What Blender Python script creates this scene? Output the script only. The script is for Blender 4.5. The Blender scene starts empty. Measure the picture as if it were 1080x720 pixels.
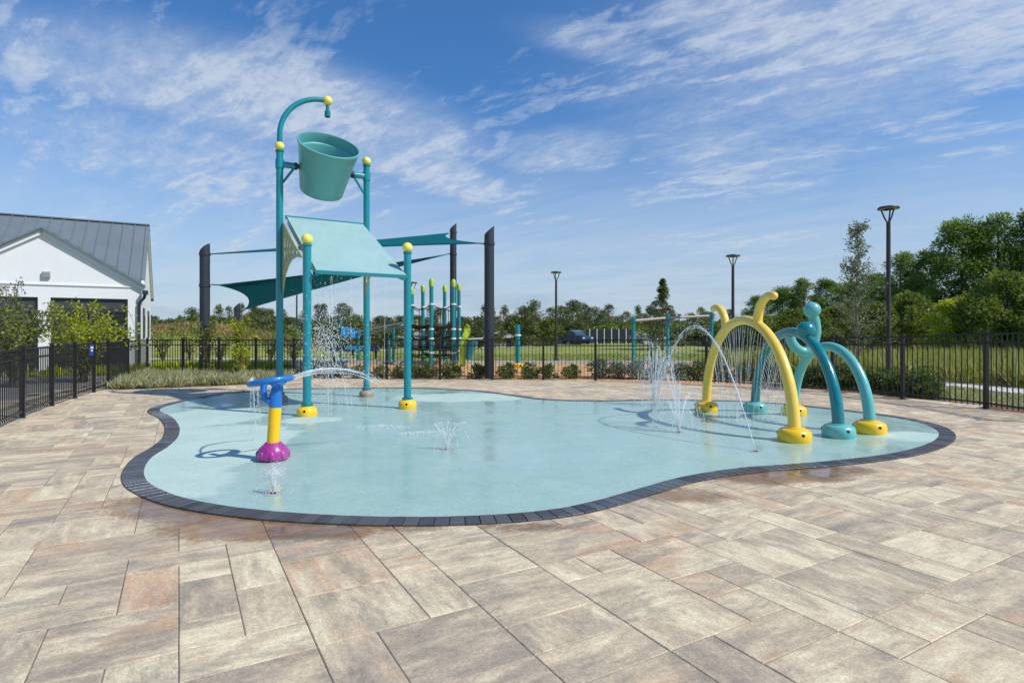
import bpy, math, random
import numpy as np
from mathutils import Vector, Matrix

random.seed(7); RNG = np.random.default_rng(7)
SC = bpy.context.scene
COL = SC.collection
R = math.radians
F, V0, CH = 614.0, 350.0, 1.4          # focal length in photo pixels, horizon row, eye height

def g(u, v, z=0.0):
    y = F * (CH - z) / (v - V0); return Vector(((u - 540) / F * y, y, z))
def P(u, v, y):
    return Vector(((u - 540) / F * y, y, CH + (V0 - v) * y / F))

# ------------------------------------------------------------------ materials
MATS = {}
def nodes_of(name):
    m = bpy.data.materials.new(name); m.use_nodes = True
    nt = m.node_tree; nt.nodes.clear()
    out = nt.nodes.new('ShaderNodeOutputMaterial')
    MATS[name] = m
    return m, nt, out
class NT:
    """tiny node helper"""
    def __init__(s, nt): s.nt = nt
    def n(s, t, **k):
        x = s.nt.nodes.new(t)
        for a, b in k.items(): setattr(x, a, b)
        return x
    def l(s, a, b): s.nt.links.new(a, b)
    def val(s, sock, v):
        if isinstance(v, bpy.types.NodeSocket): s.l(v, sock)
        else: sock.default_value = v
    def math(s, op, a, b=0.0, c=None, clamp=False):
        x = s.n('ShaderNodeMath', operation=op); x.use_clamp = clamp
        s.val(x.inputs[0], a); s.val(x.inputs[1], b)
        if c is not None: s.val(x.inputs[2], c)
        return x.outputs[0]
    def noise(s, vec, scale, detail=4, rough=0.55, dist=0.0):
        x = s.n('ShaderNodeTexNoise')
        if vec is not None: s.l(vec, x.inputs['Vector'])
        x.inputs['Scale'].default_value = scale; x.inputs['Detail'].default_value = detail
        x.inputs['Roughness'].default_value = rough; x.inputs['Distortion'].default_value = dist
        return x.outputs['Fac']
    def ramp(s, fac, stops, interp='LINEAR'):
        x = s.n('ShaderNodeValToRGB'); s.l(fac, x.inputs[0]); cr = x.color_ramp; cr.interpolation = interp
        while len(cr.elements) < len(stops): cr.elements.new(0.5)
        for e, (p, c) in zip(cr.elements, stops):
            e.position = p; e.color = tuple(c) + ((1,) if len(c) == 3 else ())
        return x.outputs[0]
    def mix(s, fac, a, b, mode='MIX'):
        x = s.n('ShaderNodeMix', data_type='RGBA', blend_type=mode)
        s.val(x.inputs[0], fac)
        for i, v in ((6, a), (7, b)):
            if isinstance(v, bpy.types.NodeSocket): s.l(v, x.inputs[i])
            else: x.inputs[i].default_value = tuple(v) + (1,)
        return x.outputs[2]
    def smooth(s, v, a, b, lo=0.0, hi=1.0):
        x = s.n('ShaderNodeMapRange', interpolation_type='SMOOTHSTEP')
        s.val(x.inputs[0], v); x.inputs[1].default_value = a; x.inputs[2].default_value = b
        x.inputs[3].default_value = lo; x.inputs[4].default_value = hi
        return x.outputs[0]
    def coord(s, kind='Object'):
        return s.n('ShaderNodeTexCoord').outputs[kind]
    def mapping(s, vec, loc=(0,0,0), rot=(0,0,0), sc=(1,1,1), typ='POINT'):
        x = s.n('ShaderNodeMapping', vector_type=typ); s.l(vec, x.inputs[0])
        x.inputs[1].default_value = loc; x.inputs[2].default_value = rot; x.inputs[3].default_value = sc
        return x.outputs[0]
    def bump(s, h, strength=0.3, dist=0.01):
        x = s.n('ShaderNodeBump'); s.l(h, x.inputs['Height'])
        x.inputs['Strength'].default_value = strength; x.inputs['Distance'].default_value = dist
        return x.outputs[0]
    def bsdf(s, col, rough, normal=None, spec=0.5, metal=0.0):
        x = s.n('ShaderNodeBsdfPrincipled')
        if isinstance(col, bpy.types.NodeSocket): s.l(col, x.inputs['Base Color'])
        else: x.inputs['Base Color'].default_value = tuple(col) + (1,)
        s.val(x.inputs['Roughness'], rough)
        s.val(x.inputs['Specular IOR Level'], spec); x.inputs['Metallic'].default_value = metal
        if normal is not None: s.l(normal, x.inputs['Normal'])
        return x

def plain(name, col, rough=0.4, var=0.12, scale=6.0, bump=0.0, bscale=60.0, metal=0.0, coat=0.0, dirt=None):
    m, nt, out = nodes_of(name); k = NT(nt); co = k.coord('Object')
    f = k.noise(co, scale, 5, 0.6)
    c = k.ramp(f, [(0.3, [x * (1 - var) for x in col]), (0.7, [min(1, x * (1 + var)) for x in col])])
    if dirt:
        d = k.smooth(k.noise(k.mapping(co, sc=(1, 1, 0.25)), 9.0, 6, 0.7), 0.52, 0.72)
        c = k.mix(k.math('MULTIPLY', d, dirt[1]), c, dirt[0])
    r = k.ramp(k.noise(co, scale * 4, 4), [(0.3, [max(0.03, rough - 0.08)] * 3), (0.7, [min(1, rough + 0.1)] * 3)])
    nrm = k.bump(k.noise(co, bscale, 4), bump, 0.01) if bump else None
    b = k.bsdf(c, r, nrm, metal=metal)
    b.inputs['Coat Weight'].default_value = coat; b.inputs['Coat Roughness'].default_value = 0.08
    k.l(b.outputs[0], out.inputs[0]); return m

def srgb(r, gg, b):
    f = lambda c: (c / 255 / 12.92) if c / 255 <= 0.04045 else ((c / 255 + 0.055) / 1.055) ** 2.4
    return (f(r), f(gg), f(b))

TEAL   = plain('teal_paint',  (0.004, 0.24, 0.285), 0.28, 0.06, 3, coat=0.4, dirt=((0.12, 0.36, 0.37), 0.12))
DTEAL  = plain('dark_teal_paint', (0.003, 0.20, 0.235), 0.25, 0.06, 3, coat=0.4, dirt=((0.10, 0.30, 0.32), 0.12))
AQUA   = plain('aqua_paint',  (0.13, 0.46, 0.43), 0.33, 0.08, 3, coat=0.3, dirt=((0.25, 0.5, 0.5), 0.2))
BUCK   = plain('bucket_plastic', (0.11, 0.375, 0.375), 0.35, 0.06, 2, coat=0.3, dirt=((0.16, 0.42, 0.40), 0.3))
ROOFA  = plain('pale_aqua_plastic', (0.33, 0.50, 0.475), 0.42, 0.05, 2, dirt=((0.24, 0.44, 0.42), 0.35))
YEL    = plain('yellow_paint', (0.96, 0.56, 0.006), 0.3, 0.05, 4, coat=0.4, dirt=((0.62, 0.50, 0.12), 0.3))
ARCHY  = plain('pale_yellow_paint', (0.95, 0.63, 0.085), 0.3, 0.04, 3, coat=0.4, dirt=((0.70, 0.55, 0.22), 0.2))
BALLY  = plain('lemon_paint', (0.92, 0.76, 0.12), 0.35, 0.06, 4, coat=0.3)
BLUE   = plain('blue_paint', (0.01, 0.16, 0.52), 0.35, 0.1, 6, coat=0.3, dirt=((0.05, 0.25, 0.6), 0.3))
MAG    = plain('magenta_paint', (0.36, 0.028, 0.24), 0.35, 0.15, 10, coat=0.3, dirt=((0.5, 0.16, 0.4), 0.5))
TAN    = plain('tan_cover', (0.33, 0.25, 0.20), 0.6, 0.2, 12, 0.3)
OLIVE  = plain('olive_panel', (0.42, 0.42, 0.20), 0.5, 0.1, 5)
BLACKM = plain('black_aluminium', (0.012, 0.012, 0.013), 0.38, 0.2, 5)
CHAR   = plain('charcoal_steel', (0.028, 0.033, 0.042), 0.42, 0.15, 2)
DARKP  = plain('dark_rubber', (0.02, 0.02, 0.022), 0.6, 0.2)
BRONZE = plain('bronze_pole', (0.045, 0.038, 0.036), 0.45, 0.15, 2)
LENS   = plain('lamp_lens', (0.6, 0.6, 0.58), 0.3)
WHITE  = plain('white_wall', (0.78, 0.78, 0.77), 0.75, 0.03, 1.2, 0.15, 90, dirt=((0.62, 0.62, 0.60), 0.25))
TRIM   = plain('white_trim', (0.80, 0.80, 0.80), 0.5, 0.03)
ROOFM  = plain('grey_metal_roof', (0.15, 0.18, 0.20), 0.5, 0.07, 0.8)
GLASSD = plain('dark_glazing', (0.02, 0.024, 0.026), 0.1, 0.3, 1.5)
FRAME  = plain('dark_frame', (0.05, 0.052, 0.055), 0.5)
GREYM  = plain('grey_metal', (0.38, 0.38, 0.37), 0.4, 0.1, 5)
ROPE   = plain('black_rope', (0.02, 0.02, 0.02), 0.8)
LIME   = plain('lime_plastic', (0.42, 0.58, 0.03), 0.4)
BARK   = plain('bark', (0.11, 0.085, 0.065), 0.85, 0.35, 8, 0.6, 30)
PBARK  = plain('pale_bark', (0.24, 0.22, 0.18), 0.85, 0.3, 12, 0.5, 40)
SIGNB  = plain('sign_blue', (0.02, 0.07, 0.33), 0.4)
SIGNW  = plain('sign_white', (0.8, 0.8, 0.82), 0.5)
CONC   = plain('concrete', (0.52, 0.50, 0.46), 0.8, 0.12, 3, 0.3, 50)
STUCCO = plain('house_stucco', (0.60, 0.58, 0.54), 0.8, 0.06, 1)
SHING  = plain('roof_shingle', (0.33, 0.30, 0.27), 0.85, 0.15, 3)
CARB   = plain('navy_car_paint', (0.012, 0.03, 0.07), 0.2, 0.1, 2, coat=0.8)
CARW   = plain('car_window', (0.05, 0.09, 0.12), 0.08)
TYRE   = plain('tyre', (0.02, 0.02, 0.02), 0.8)
REDM   = plain('tail_light', (0.4, 0.02, 0.02), 0.3)
PLAYB  = plain('sky_blue_plastic', (0.03, 0.27, 0.55), 0.4)
HOLE   = plain('dark_hole', (0.01, 0.01, 0.01), 0.6)
ROSE   = plain('pinkish_beam', (0.42, 0.34, 0.31), 0.5, 0.1, 3)

def leaf_mat(name, a, b, trans=0.3, rough=0.5):
    m, nt, out = nodes_of(name); k = NT(nt)
    at = k.n('ShaderNodeAttribute', attribute_name='tint')
    sp = k.n('ShaderNodeSeparateColor'); k.l(at.outputs['Color'], sp.inputs[0])
    c = k.mix(sp.outputs[0], a, b)
    pb = k.bsdf(c, rough, spec=0.35)
    tr = k.n('ShaderNodeBsdfTranslucent'); k.l(k.mix(0.5, c, (b[0]*1.1, b[1]*1.25, b[2]*0.5)), tr.inputs[0])
    mx = k.n('ShaderNodeMixShader'); mx.inputs[0].default_value = trans
    k.l(pb.outputs[0], mx.inputs[1]); k.l(tr.outputs[0], mx.inputs[2]); k.l(mx.outputs[0], out.inputs[0])
    return m
PINE  = leaf_mat('pine_needles', (0.05, 0.105, 0.022), (0.27, 0.38, 0.07), 0.36)
PINEF = leaf_mat('far_pine_needles', (0.065, 0.092, 0.03), (0.22, 0.24, 0.085), 0.35)
BROAD = leaf_mat('broad_leaves', (0.065, 0.10, 0.024), (0.30, 0.34, 0.06), 0.35)
YGREEN= leaf_mat('yellow_green_leaves', (0.14, 0.22, 0.015), (0.60, 0.58, 0.04), 0.45)
OAKL  = leaf_mat('oak_leaves', (0.09, 0.105, 0.055), (0.25, 0.27, 0.14))
SHRUB = leaf_mat('shrub_leaves', (0.05, 0.085, 0.025), (0.24, 0.31, 0.07), 0.35)
GSHRUB= leaf_mat('grey_shrub_leaves', (0.10, 0.125, 0.09), (0.32, 0.36, 0.26))
SILV  = leaf_mat('silver_groundcover', (0.22, 0.22, 0.10), (0.56, 0.53, 0.31))
TALLG = leaf_mat('tall_grass_blades', (0.14, 0.20, 0.03), (0.55, 0.50, 0.16), 0.35)
LAWNB = leaf_mat('lawn_blades', (0.12, 0.17, 0.03), (0.34, 0.36, 0.08), 0.3)
DRYG  = leaf_mat('dry_brush', (0.22, 0.15, 0.06), (0.50, 0.36, 0.16))

def ground_mat(name, a, b, scale, rough=0.9, bump=0.4, bs=30, c3=None):
    m, nt, out = nodes_of(name); k = NT(nt); co = k.coord('Object')
    f = k.math('ADD', k.math('MULTIPLY', k.noise(co, scale, 8, 0.65), 0.6), k.math('MULTIPLY', k.noise(co, scale * 14, 4, 0.7), 0.4))
    c = k.ramp(f, [(0.36, a), (0.62, b)])
    if c3: c = k.mix(k.smooth(k.noise(co, scale * 0.35, 4), 0.48, 0.7), c, c3)
    nrm = k.bump(k.noise(co, bs, 6, 0.7), bump, 0.05)
    k.l(k.bsdf(c, rough, nrm, spec=0.2).outputs[0], out.inputs[0]); return m
GRASS = ground_mat('lawn', (0.15, 0.19, 0.035), (0.33, 0.35, 0.085), 0.6, c3=(0.31, 0.28, 0.09))
MULCH = ground_mat('playground_mulch', (0.36, 0.17, 0.065), (0.74, 0.44, 0.21), 2.0, bs=25)
BEDM  = ground_mat('brown_bed_mulch', (0.07, 0.04, 0.025), (0.26, 0.15, 0.09), 5.0, bs=40)
ASPH  = ground_mat('grey_pavement', (0.17, 0.165, 0.16), (0.30, 0.285, 0.27), 1.5, bs=60, bump=0.2)
PATHM = ground_mat('concrete_path', (0.50, 0.47, 0.42), (0.66, 0.62, 0.56), 1.2, bs=60, bump=0.15)
PALEG = ground_mat('pale_grass', (0.22, 0.23, 0.09), (0.46, 0.43, 0.23), 2.5, bs=40)
SAND  = ground_mat('joint_sand', (0.15, 0.13, 0.11), (0.34, 0.29, 0.24), 8, bs=80)
SOIL  = ground_mat('bare_soil', (0.36, 0.24, 0.11), (0.58, 0.42, 0.22), 0.7, bs=10)

def blob_mask(k, co, blobs):
    tot = None
    for (x, y, rx, ry, a) in blobs:
        mp = k.mapping(co, loc=(x, y, 0), sc=(rx, ry, 1000), typ='TEXTURE')
        L = k.n('ShaderNodeVectorMath', operation='LENGTH'); k.l(mp, L.inputs[0])
        v = k.smooth(L.outputs['Value'], 0.15, 1.0, a, 0.0)
        tot = v if tot is None else k.math('MAXIMUM', tot, v)
    return tot

def make_paver_mat():
    m, nt, out = nodes_of('stone_pavers'); k = NT(nt)
    uv = k.n('ShaderNodeUVMap', uv_map='UVMap').outputs[0]
    co = k.coord('Object')
    at = k.n('ShaderNodeAttribute', attribute_name='tint')
    sp = k.n('ShaderNodeSeparateColor'); k.l(at.outputs['Color'], sp.inputs[0])
    st = k.mapping(uv, sc=(2.0, 3.9, 1))
    n1 = k.noise(st, 1.0, 9, 0.74, 0.25)
    n2 = k.noise(k.mapping(uv, loc=(31, 7, 0), sc=(1.2, 3.2, 1)), 1.0, 8, 0.72, 0.25)
    n3 = k.noise(k.mapping(uv, loc=(11, 57, 0), sc=(2.0, 14.0, 1)), 1.0, 6, 0.7)
    base = k.ramp(k.math('ADD', n1, k.math('MULTIPLY', k.math('SUBTRACT', sp.outputs[0], 0.5), 0.14)),
                  [(0.31, srgb(158, 147, 132)), (0.40, srgb(184, 167, 143)), (0.47, srgb(199, 180, 151)), (0.54, srgb(214, 195, 162)), (0.62, srgb(230, 214, 178))])
    peach = k.smooth(k.math('ADD', n2, k.math('MULTIPLY', k.math('SUBTRACT', sp.outputs[1], 0.5), 0.24)), 0.54, 0.70)
    base = k.mix(k.math('MULTIPLY', peach, 0.60), base, srgb(205, 162, 124))
    grey = k.smooth(k.math('ADD', k.noise(k.mapping(uv, loc=(77, 23, 0), sc=(1.4, 3.3, 1)), 1.0, 9, 0.76, 0.3), k.math('MULTIPLY', k.math('SUBTRACT', sp.outputs[2], 0.5), 0.20)), 0.52, 0.66)
    base = k.mix(k.math('MULTIPLY', grey, 0.58), base, srgb(150, 139, 124))
    stre = k.smooth(n3, 0.36, 0.68, 0.88, 1.08)
    cmb = k.n('ShaderNodeCombineColor'); [k.l(stre, cmb.inputs[i]) for i in range(3)]
    base = k.mix(1.0, base, cmb.outputs[0], 'MULTIPLY')
    fine = k.noise(co, 90, 3, 0.7)
    gr = k.smooth(k.math('ADD', k.math('MULTIPLY', fine, 0.5), k.math('MULTIPLY', k.noise(co, 34, 6, 0.8), 0.5)), 0.36, 0.64, 0.74, 1.14)
    cm2 = k.n('ShaderNodeCombineColor'); [k.l(gr, cm2.inputs[i]) for i in range(3)]
    base = k.mix(1.0, base, cm2.outputs[0], 'MULTIPLY')
    # splashed water lying on the stones beside the pool, and the dark sediment it leaves
    wl = [g(205,532), g(270,556), g(330,560), g(240,545), g(800,502), g(850,500), g(725,522), g(880,495), g(420,556), g(560,556)]
    rr = [(1.3,.7,1.0), (1.3,.50,1.0), (1.0,.36,.95), (1.0,.5,1.0), (1.0,.6,1.0), (.9,.6,.95), (.75,.45,.85), (.8,.5,.8), (.7,.22,.75), (.8,.2,.7)]
    mask = blob_mask(k, co, [(p.x, p.y, r[0], r[1], r[2]) for p, r in zip(wl, rr)])
    wn = k.noise(co, 3.2, 8, 0.68, 0.4)
    wet = k.smooth(k.math('ADD', mask, k.math('MULTIPLY', k.math('SUBTRACT', wn, 0.5), 1.5)), 0.42, 0.92)
    wcol = k.mix(1.0, base, srgb(214, 170, 120), 'MULTIPLY')
    sed = k.smooth(k.math('ADD', k.math('MULTIPLY', mask, 0.5), k.noise(co, 26, 5, 0.8)), 0.72, 0.84)
    base = k.mix(k.math('MULTIPLY', wet, 0.85), base, wcol)
    base = k.mix(k.math('MULTIPLY', sed, 0.42), base, srgb(92, 78, 64))
    rough = k.math('SUBTRACT', 0.72, k.math('MULTIPLY', wet, 0.38))
    rough = k.math('ADD', rough, k.math('MULTIPLY', k.math('SUBTRACT', n3, 0.5), 0.25), clamp=True)
    pud = k.smooth(k.math('ADD', mask, k.math('MULTIPLY', k.math('SUBTRACT', k.noise(co, 2.1, 3, 0.5), 0.5), 1.6)), 0.86, 1.0)
    rough = k.math('MULTIPLY', rough, k.math('SUBTRACT', 1.0, k.math('MULTIPLY', pud, 0.9)))
    h = k.math('ADD', k.math('MULTIPLY', fine, 0.5), k.math('MULTIPLY', n3, 0.8))
    h = k.math('MULTIPLY', h, k.math('SUBTRACT', 1.0, pud))
    b = k.bsdf(base, rough, k.bump(h, 0.28, 0.006), spec=0.4)
    k.l(b.outputs[0], out.inputs[0]); return m
PAVER = make_paver_mat()

def make_pad_mat():
    m, nt, out = nodes_of('splash_surface'); k = NT(nt); co = k.coord('Object')
    n1 = k.noise(co, 0.55, 6, 0.6, 0.6); n2 = k.noise(co, 2.2, 6, 0.65, 0.3); fine = k.noise(co, 130, 2, 0.8)
    ps = [(-4.0,7.2,2.2,2.6,.95), (-3.3,5.3,1.6,.9,.6), (-1.2,12.4,2.6,1.3,.95), (-3.2,9.2,1.0,.8,.7), (-5.0,9.5,1.6,2.0,.9), (5.3,7.6,1.4,1.0,.6)]
    dry = k.smooth(k.math('ADD', blob_mask(k, co, ps), k.math('MULTIPLY', k.math('SUBTRACT', n1, 0.5), 1.7)), 0.36, 0.52)
    wetc = k.ramp(n2, [(0.3, (0.32, 0.48, 0.41)), (0.7, (0.395, 0.55, 0.465))])
    dryc = k.ramp(n2, [(0.3, (0.44, 0.585, 0.505)), (0.7, (0.51, 0.64, 0.55))])
    c = k.mix(dry, wetc, dryc)
    spk = k.smooth(k.math('ADD', k.math('MULTIPLY', fine, 0.5), k.math('MULTIPLY', k.noise(co, 48, 3, 0.8), 0.5)), 0.32, 0.68, 0.80, 1.17)
    cm = k.n('ShaderNodeCombineColor'); [k.l(spk, cm.inputs[i]) for i in range(3)]
    c = k.mix(1.0, c, cm.outputs[0], 'MULTIPLY')
    milky = k.smooth(k.noise(k.mapping(co, loc=(4, 9, 0)), 0.8, 5, 0.6, 0.8), 0.54, 0.74)
    c = k.mix(k.math('MULTIPLY', milky, 0.30), c, (0.52, 0.60, 0.56))
    film = k.smooth(k.noise(k.mapping(co, loc=(13, 2, 0)), 0.9, 5, 0.6, 0.5), 0.40, 0.62)
    r = k.math('ADD', 0.09, k.math('MULTIPLY', dry, 0.45)); r = k.math('ADD', r, k.math('MULTIPLY', film, 0.22)); r = k.math('ADD', r, k.math('MULTIPLY', n2, 0.10))
    stain = k.smooth(k.noise(k.mapping(co, loc=(3, 21, 0)), 3.6, 8, 0.75, 0.6), 0.55, 0.72)
    c = k.mix(k.math('MULTIPLY', stain, 0.16), c, (0.20, 0.33, 0.31))
    wob = k.noise(co, 9.0, 3, 0.5, 0.3)
    h = k.math('ADD', k.math('MULTIPLY', wob, 0.5), k.math('MULTIPLY', fine, k.math('ADD', 0.03, k.math('MULTIPLY', dry, 0.1))))
    b = k.bsdf(c, r, k.bump(h, 0.10, 0.012), spec=0.5)
    k.l(b.outputs[0], out.inputs[0]); return m
PAD = make_pad_mat()

def make_border_mat():
    m, nt, out = nodes_of('charcoal_pavers'); k = NT(nt); co = k.coord('Object')
    at = k.n('ShaderNodeAttribute', attribute_name='tint')
    sp = k.n('ShaderNodeSeparateColor'); k.l(at.outputs['Color'], sp.inputs[0])
    c = k.mix(sp.outputs[0], (0.045, 0.046, 0.05), (0.105, 0.104, 0.106))
    f = k.smooth(k.noise(co, 70, 5, 0.7), 0.3, 0.75, 0.75, 1.15)
    cm = k.n('ShaderNodeCombineColor'); [k.l(f, cm.inputs[i]) for i in range(3)]
    c = k.mix(1.0, c, cm.outputs[0], 'MULTIPLY')
    r = k.smooth(k.noise(co, 1.4, 4), 0.42, 0.62, 0.28, 0.75)
    k.l(k.bsdf(c, r, k.bump(k.noise(co, 60, 4), 0.35, 0.008)).outputs[0], out.inputs[0]); return m
BORD = make_border_mat()

def make_water_mat(name, alpha, col=(0.86, 0.90, 0.92)):
    m, nt, out = nodes_of(name); k = NT(nt); co = k.coord('Object')
    b = k.bsdf(col, 0.12, spec=0.6)
    t = k.n('ShaderNodeBsdfTransparent')
    mx = k.n('ShaderNodeMixShader')
    k.l(k.smooth(k.noise(co, 30, 3), 0.3, 0.7, alpha * 0.6, alpha * 1.2), mx.inputs[0])
    k.l(t.outputs[0], mx.inputs[1]); k.l(b.outputs[0], mx.inputs[2]); k.l(mx.outputs[0], out.inputs[0]); return m
WATER = make_water_mat('falling_water', 0.42)
DROPS = make_water_mat('water_drops', 0.55)
MIST  = make_water_mat('water_fan', 0.28)

def make_sail_mat():
    m, nt, out = nodes_of('shade_fabric'); k = NT(nt); co = k.coord('Object')
    c = k.ramp(k.noise(co, 1.3, 4), [(0.3, (0.006, 0.19, 0.23)), (0.7, (0.008, 0.24, 0.28))])
    pb = k.bsdf(c, 0.7, k.bump(k.noise(co, 60, 3), 0.1, 0.01), spec=0.2)
    tr = k.n('ShaderNodeBsdfTranslucent'); k.l(k.mix(0.7, c, (0.0, 0.40, 0.46)), tr.inputs[0])
    mx = k.n('ShaderNodeMixShader'); mx.inputs[0].default_value = 0.5
    k.l(pb.outputs[0], mx.inputs[1]); k.l(tr.outputs[0], mx.inputs[2]); k.l(mx.outputs[0], out.inputs[0]); return m
SAIL = make_sail_mat()

# ------------------------------------------------------------------ objects
def tag(o, label=None, cat=None, group=None, kind=None):
    if label: o['label'] = label
    if cat: o['category'] = cat
    if group: o['group'] = group
    if kind: o['kind'] = kind
    return o
def thing(name, label, cat, loc=(0, 0, 0), group=None):
    o = bpy.data.objects.new(name, None); COL.objects.link(o); o.location = loc; o.empty_display_size = 0.2
    return tag(o, label, cat, group)
def link(name, me, parent=None, origin=None):
    """mesh data is in world space; parent is an unrotated Empty"""
    o = bpy.data.objects.new(name, me); COL.objects.link(o)
    if parent is not None: o.parent = parent
    return o
def world_loc(o):
    v = Vector(o.location); p = o.parent
    while p is not None: v = v + Vector(p.location); p = p.parent
    return v

class MB:
    def __init__(s): s.v = []; s.f = []; s.t = []; s.tint = 0.5
    def add(s, vs, fs):
        b = len(s.v); s.v += [tuple(x) for x in vs]; s.f += [tuple(i + b for i in f) for f in fs]; s.t += [s.tint] * len(fs)
        return s
    def obox(s, c, ax, ay, az):
        """box from centre and three half-axis vectors"""
        c, ax, ay, az = map(Vector, (c, ax, ay, az))
        vs = [c + i * ax + j * ay + k * az for k in (-1, 1) for j in (-1, 1) for i in (-1, 1)]
        fs = [(0, 2, 3, 1), (4, 5, 7, 6), (0, 1, 5, 4), (2, 6, 7, 3), (0, 4, 6, 2), (1, 3, 7, 5)]
        if ax.cross(ay).dot(az) < 0: fs = [tuple(reversed(f)) for f in fs]
        return s.add(vs, fs)
    def box(s, x0, x1, y0, y1, z0, z1):
        return s.obox(((x0+x1)/2, (y0+y1)/2, (z0+z1)/2), (abs(x1-x0)/2, 0, 0), (0, abs(y1-y0)/2, 0), (0, 0, abs(z1-z0)/2))
    def bar(s, a, b, w, h=None):
        a, b = Vector(a), Vector(b); d = (b - a); L = d.length; d.normalize(); h = h or w
        up = Vector((0, 0, 1)) if abs(d.z) < 0.95 else Vector((1, 0, 0))
        sx = d.cross(up).normalized(); sz = sx.cross(d)
        return s.obox((a + b) / 2, d * L / 2, sx * w / 2, sz * h / 2)
    def tube(s, pts, r, seg=12, caps=True):
        pts = [Vector(p) for p in pts]; n = len(pts)
        rs = r if isinstance(r, (list, tuple)) else [r] * n
        t0 = (pts[1] - pts[0]).normalized()
        up = Vector((0, 0, 1)) if abs(t0.z) < 0.9 else Vector((0, 1, 0))
        nx = t0.cross(up).normalized(); rings = []
        for i in range(n):
            t = (pts[min(i + 1, n - 1)] - pts[max(i - 1, 0)])
            if t.length < 1e-9: t = t0
            t.normalize(); nx = (nx - t * nx.dot(t))
            if nx.length < 1e-6: nx = t.orthogonal()
            nx.normalize(); ny = t.cross(nx)
            rings.append([pts[i] + rs[i] * (math.cos(2*math.pi*k/seg) * nx + math.sin(2*math.pi*k/seg) * ny) for k in range(seg)])
        vs = [p for rg in rings for p in rg]
        fs = [(i*seg+k, i*seg+(k+1) % seg, (i+1)*seg+(k+1) % seg, (i+1)*seg+k) for i in range(n-1) for k in range(seg)]
        if caps: fs += [tuple(reversed(range(seg))), tuple((n-1)*seg + k for k in range(seg))]
        return s.add(vs, fs)
    def lathe(s, prof, o=(0, 0, 0), seg=24, axis=(0, 0, 1), xdir=None):
        o = Vector(o); az = Vector(axis).normalized(); ax = (Vector(xdir) if xdir else az.orthogonal()).normalized(); ay = az.cross(ax)
        vs = []; fs = []
        for (r, z) in prof:
            for k in range(seg):
                a = 2 * math.pi * k / seg; vs.append(o + az * z + r * (math.cos(a) * ax + math.sin(a) * ay))
        for i in range(len(prof) - 1):
            for k in range(seg):
                fs.append((i*seg+k, i*seg+(k+1) % seg, (i+1)*seg+(k+1) % seg, (i+1)*seg+k))
        if prof[0][0] > 1e-5: fs.append(tuple(reversed(range(seg))))
        if prof[-1][0] > 1e-5: fs.append(tuple((len(prof)-1)*seg + k for k in range(seg)))
        return s.add(vs, fs)
    def sphere(s, c, r, seg=20, rings=12, sq=1.0):
        return s.lathe([(max(1e-6, r * math.sin(math.pi*i/rings)), -r * sq * math.cos(math.pi*i/rings)) for i in range(rings + 1)], c, seg)
    def torus(s, c, axis, Rr, r, seg=40, ss=12):
        c = Vector(c); az = Vector(axis).normalized(); ax = az.orthogonal().normalized(); ay = az.cross(ax); vs = []; fs = []
        for i in range(seg):
            a = 2*math.pi*i/seg; d = math.cos(a)*ax + math.sin(a)*ay
            for j in range(ss):
                b = 2*math.pi*j/ss; vs.append(c + d*(Rr + r*math.cos(b)) + az*r*math.sin(b))
        for i in range(seg):
            for j in range(ss):
                fs.append((i*ss+j, ((i+1) % seg)*ss+j, ((i+1) % seg)*ss+(j+1) % ss, i*ss+(j+1) % ss))
        return s.add(vs, fs)
    def prism(s, poly, z0, z1):
        n = len(poly)
        vs = [(x, y, z0) for x, y in poly] + [(x, y, z1) for x, y in poly]
        fs = [tuple(reversed(range(n))), tuple(range(n, 2*n))] + [(i, (i+1) % n, n+(i+1) % n, n+i) for i in range(n)]
        return s.add(vs, fs)
    def mesh(s, name, mat, origin=(0, 0, 0), smooth=True, angle=35):
        ox, oy, oz = origin
        me = bpy.data.meshes.new(name)
        me.from_pydata([(x-ox, y-oy, z-oz) for x, y, z in s.v], [], s.f)
        me.materials.append(mat)
        if len(set(s.t)) > 1:
            at = me.attributes.new('tint', 'FLOAT_COLOR', 'FACE')
            at.data.foreach_set('color', np.array([(t, t, t, 1) for t in s.t], dtype=np.float32).ravel())
        if smooth:
            me.polygons.foreach_set('use_smooth', [True] * len(me.polygons))
            me.set_sharp_from_angle(angle=R(angle))
        me.update(); return me
    def build(s, name, mat, parent=None, smooth=True, angle=35):
        """a part under `parent`, or a top-level object"""
        o = bpy.data.objects.new(name, s.mesh(name, mat, world_loc(parent) if parent else (0, 0, 0), smooth, angle))
        COL.objects.link(o)
        if parent: o.parent = parent
        return o
    def solo(s, name, mat, loc, label, cat, group=None, smooth=True, angle=35):
        o = bpy.data.objects.new(name, s.mesh(name, mat, loc, smooth, angle)); COL.objects.link(o); o.location = loc
        return tag(o, label, cat, group)

def np_mesh(name, V, Fq, mat, tint=None, smooth=False):
    me = bpy.data.meshes.new(name); V = np.asarray(V, np.float32); Fq = np.asarray(Fq, np.int32)
    n, w = Fq.shape
    me.vertices.add(len(V)); me.vertices.foreach_set('co', V.ravel())
    me.loops.add(n * w); me.loops.foreach_set('vertex_index', Fq.ravel())
    me.polygons.add(n); me.polygons.foreach_set('loop_start', np.arange(0, n * w, w, dtype=np.int32))
    me.polygons.foreach_set('loop_total', np.full(n, w, np.int32))
    me.update(calc_edges=True); me.validate()
    me.materials.append(mat)
    if tint is not None:
        at = me.attributes.new('tint', 'FLOAT_COLOR', 'FACE')
        t = np.asarray(tint, np.float32); at.data.foreach_set('color', np.stack([t, t, t, np.ones_like(t)], 1).ravel())
    return me

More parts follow.
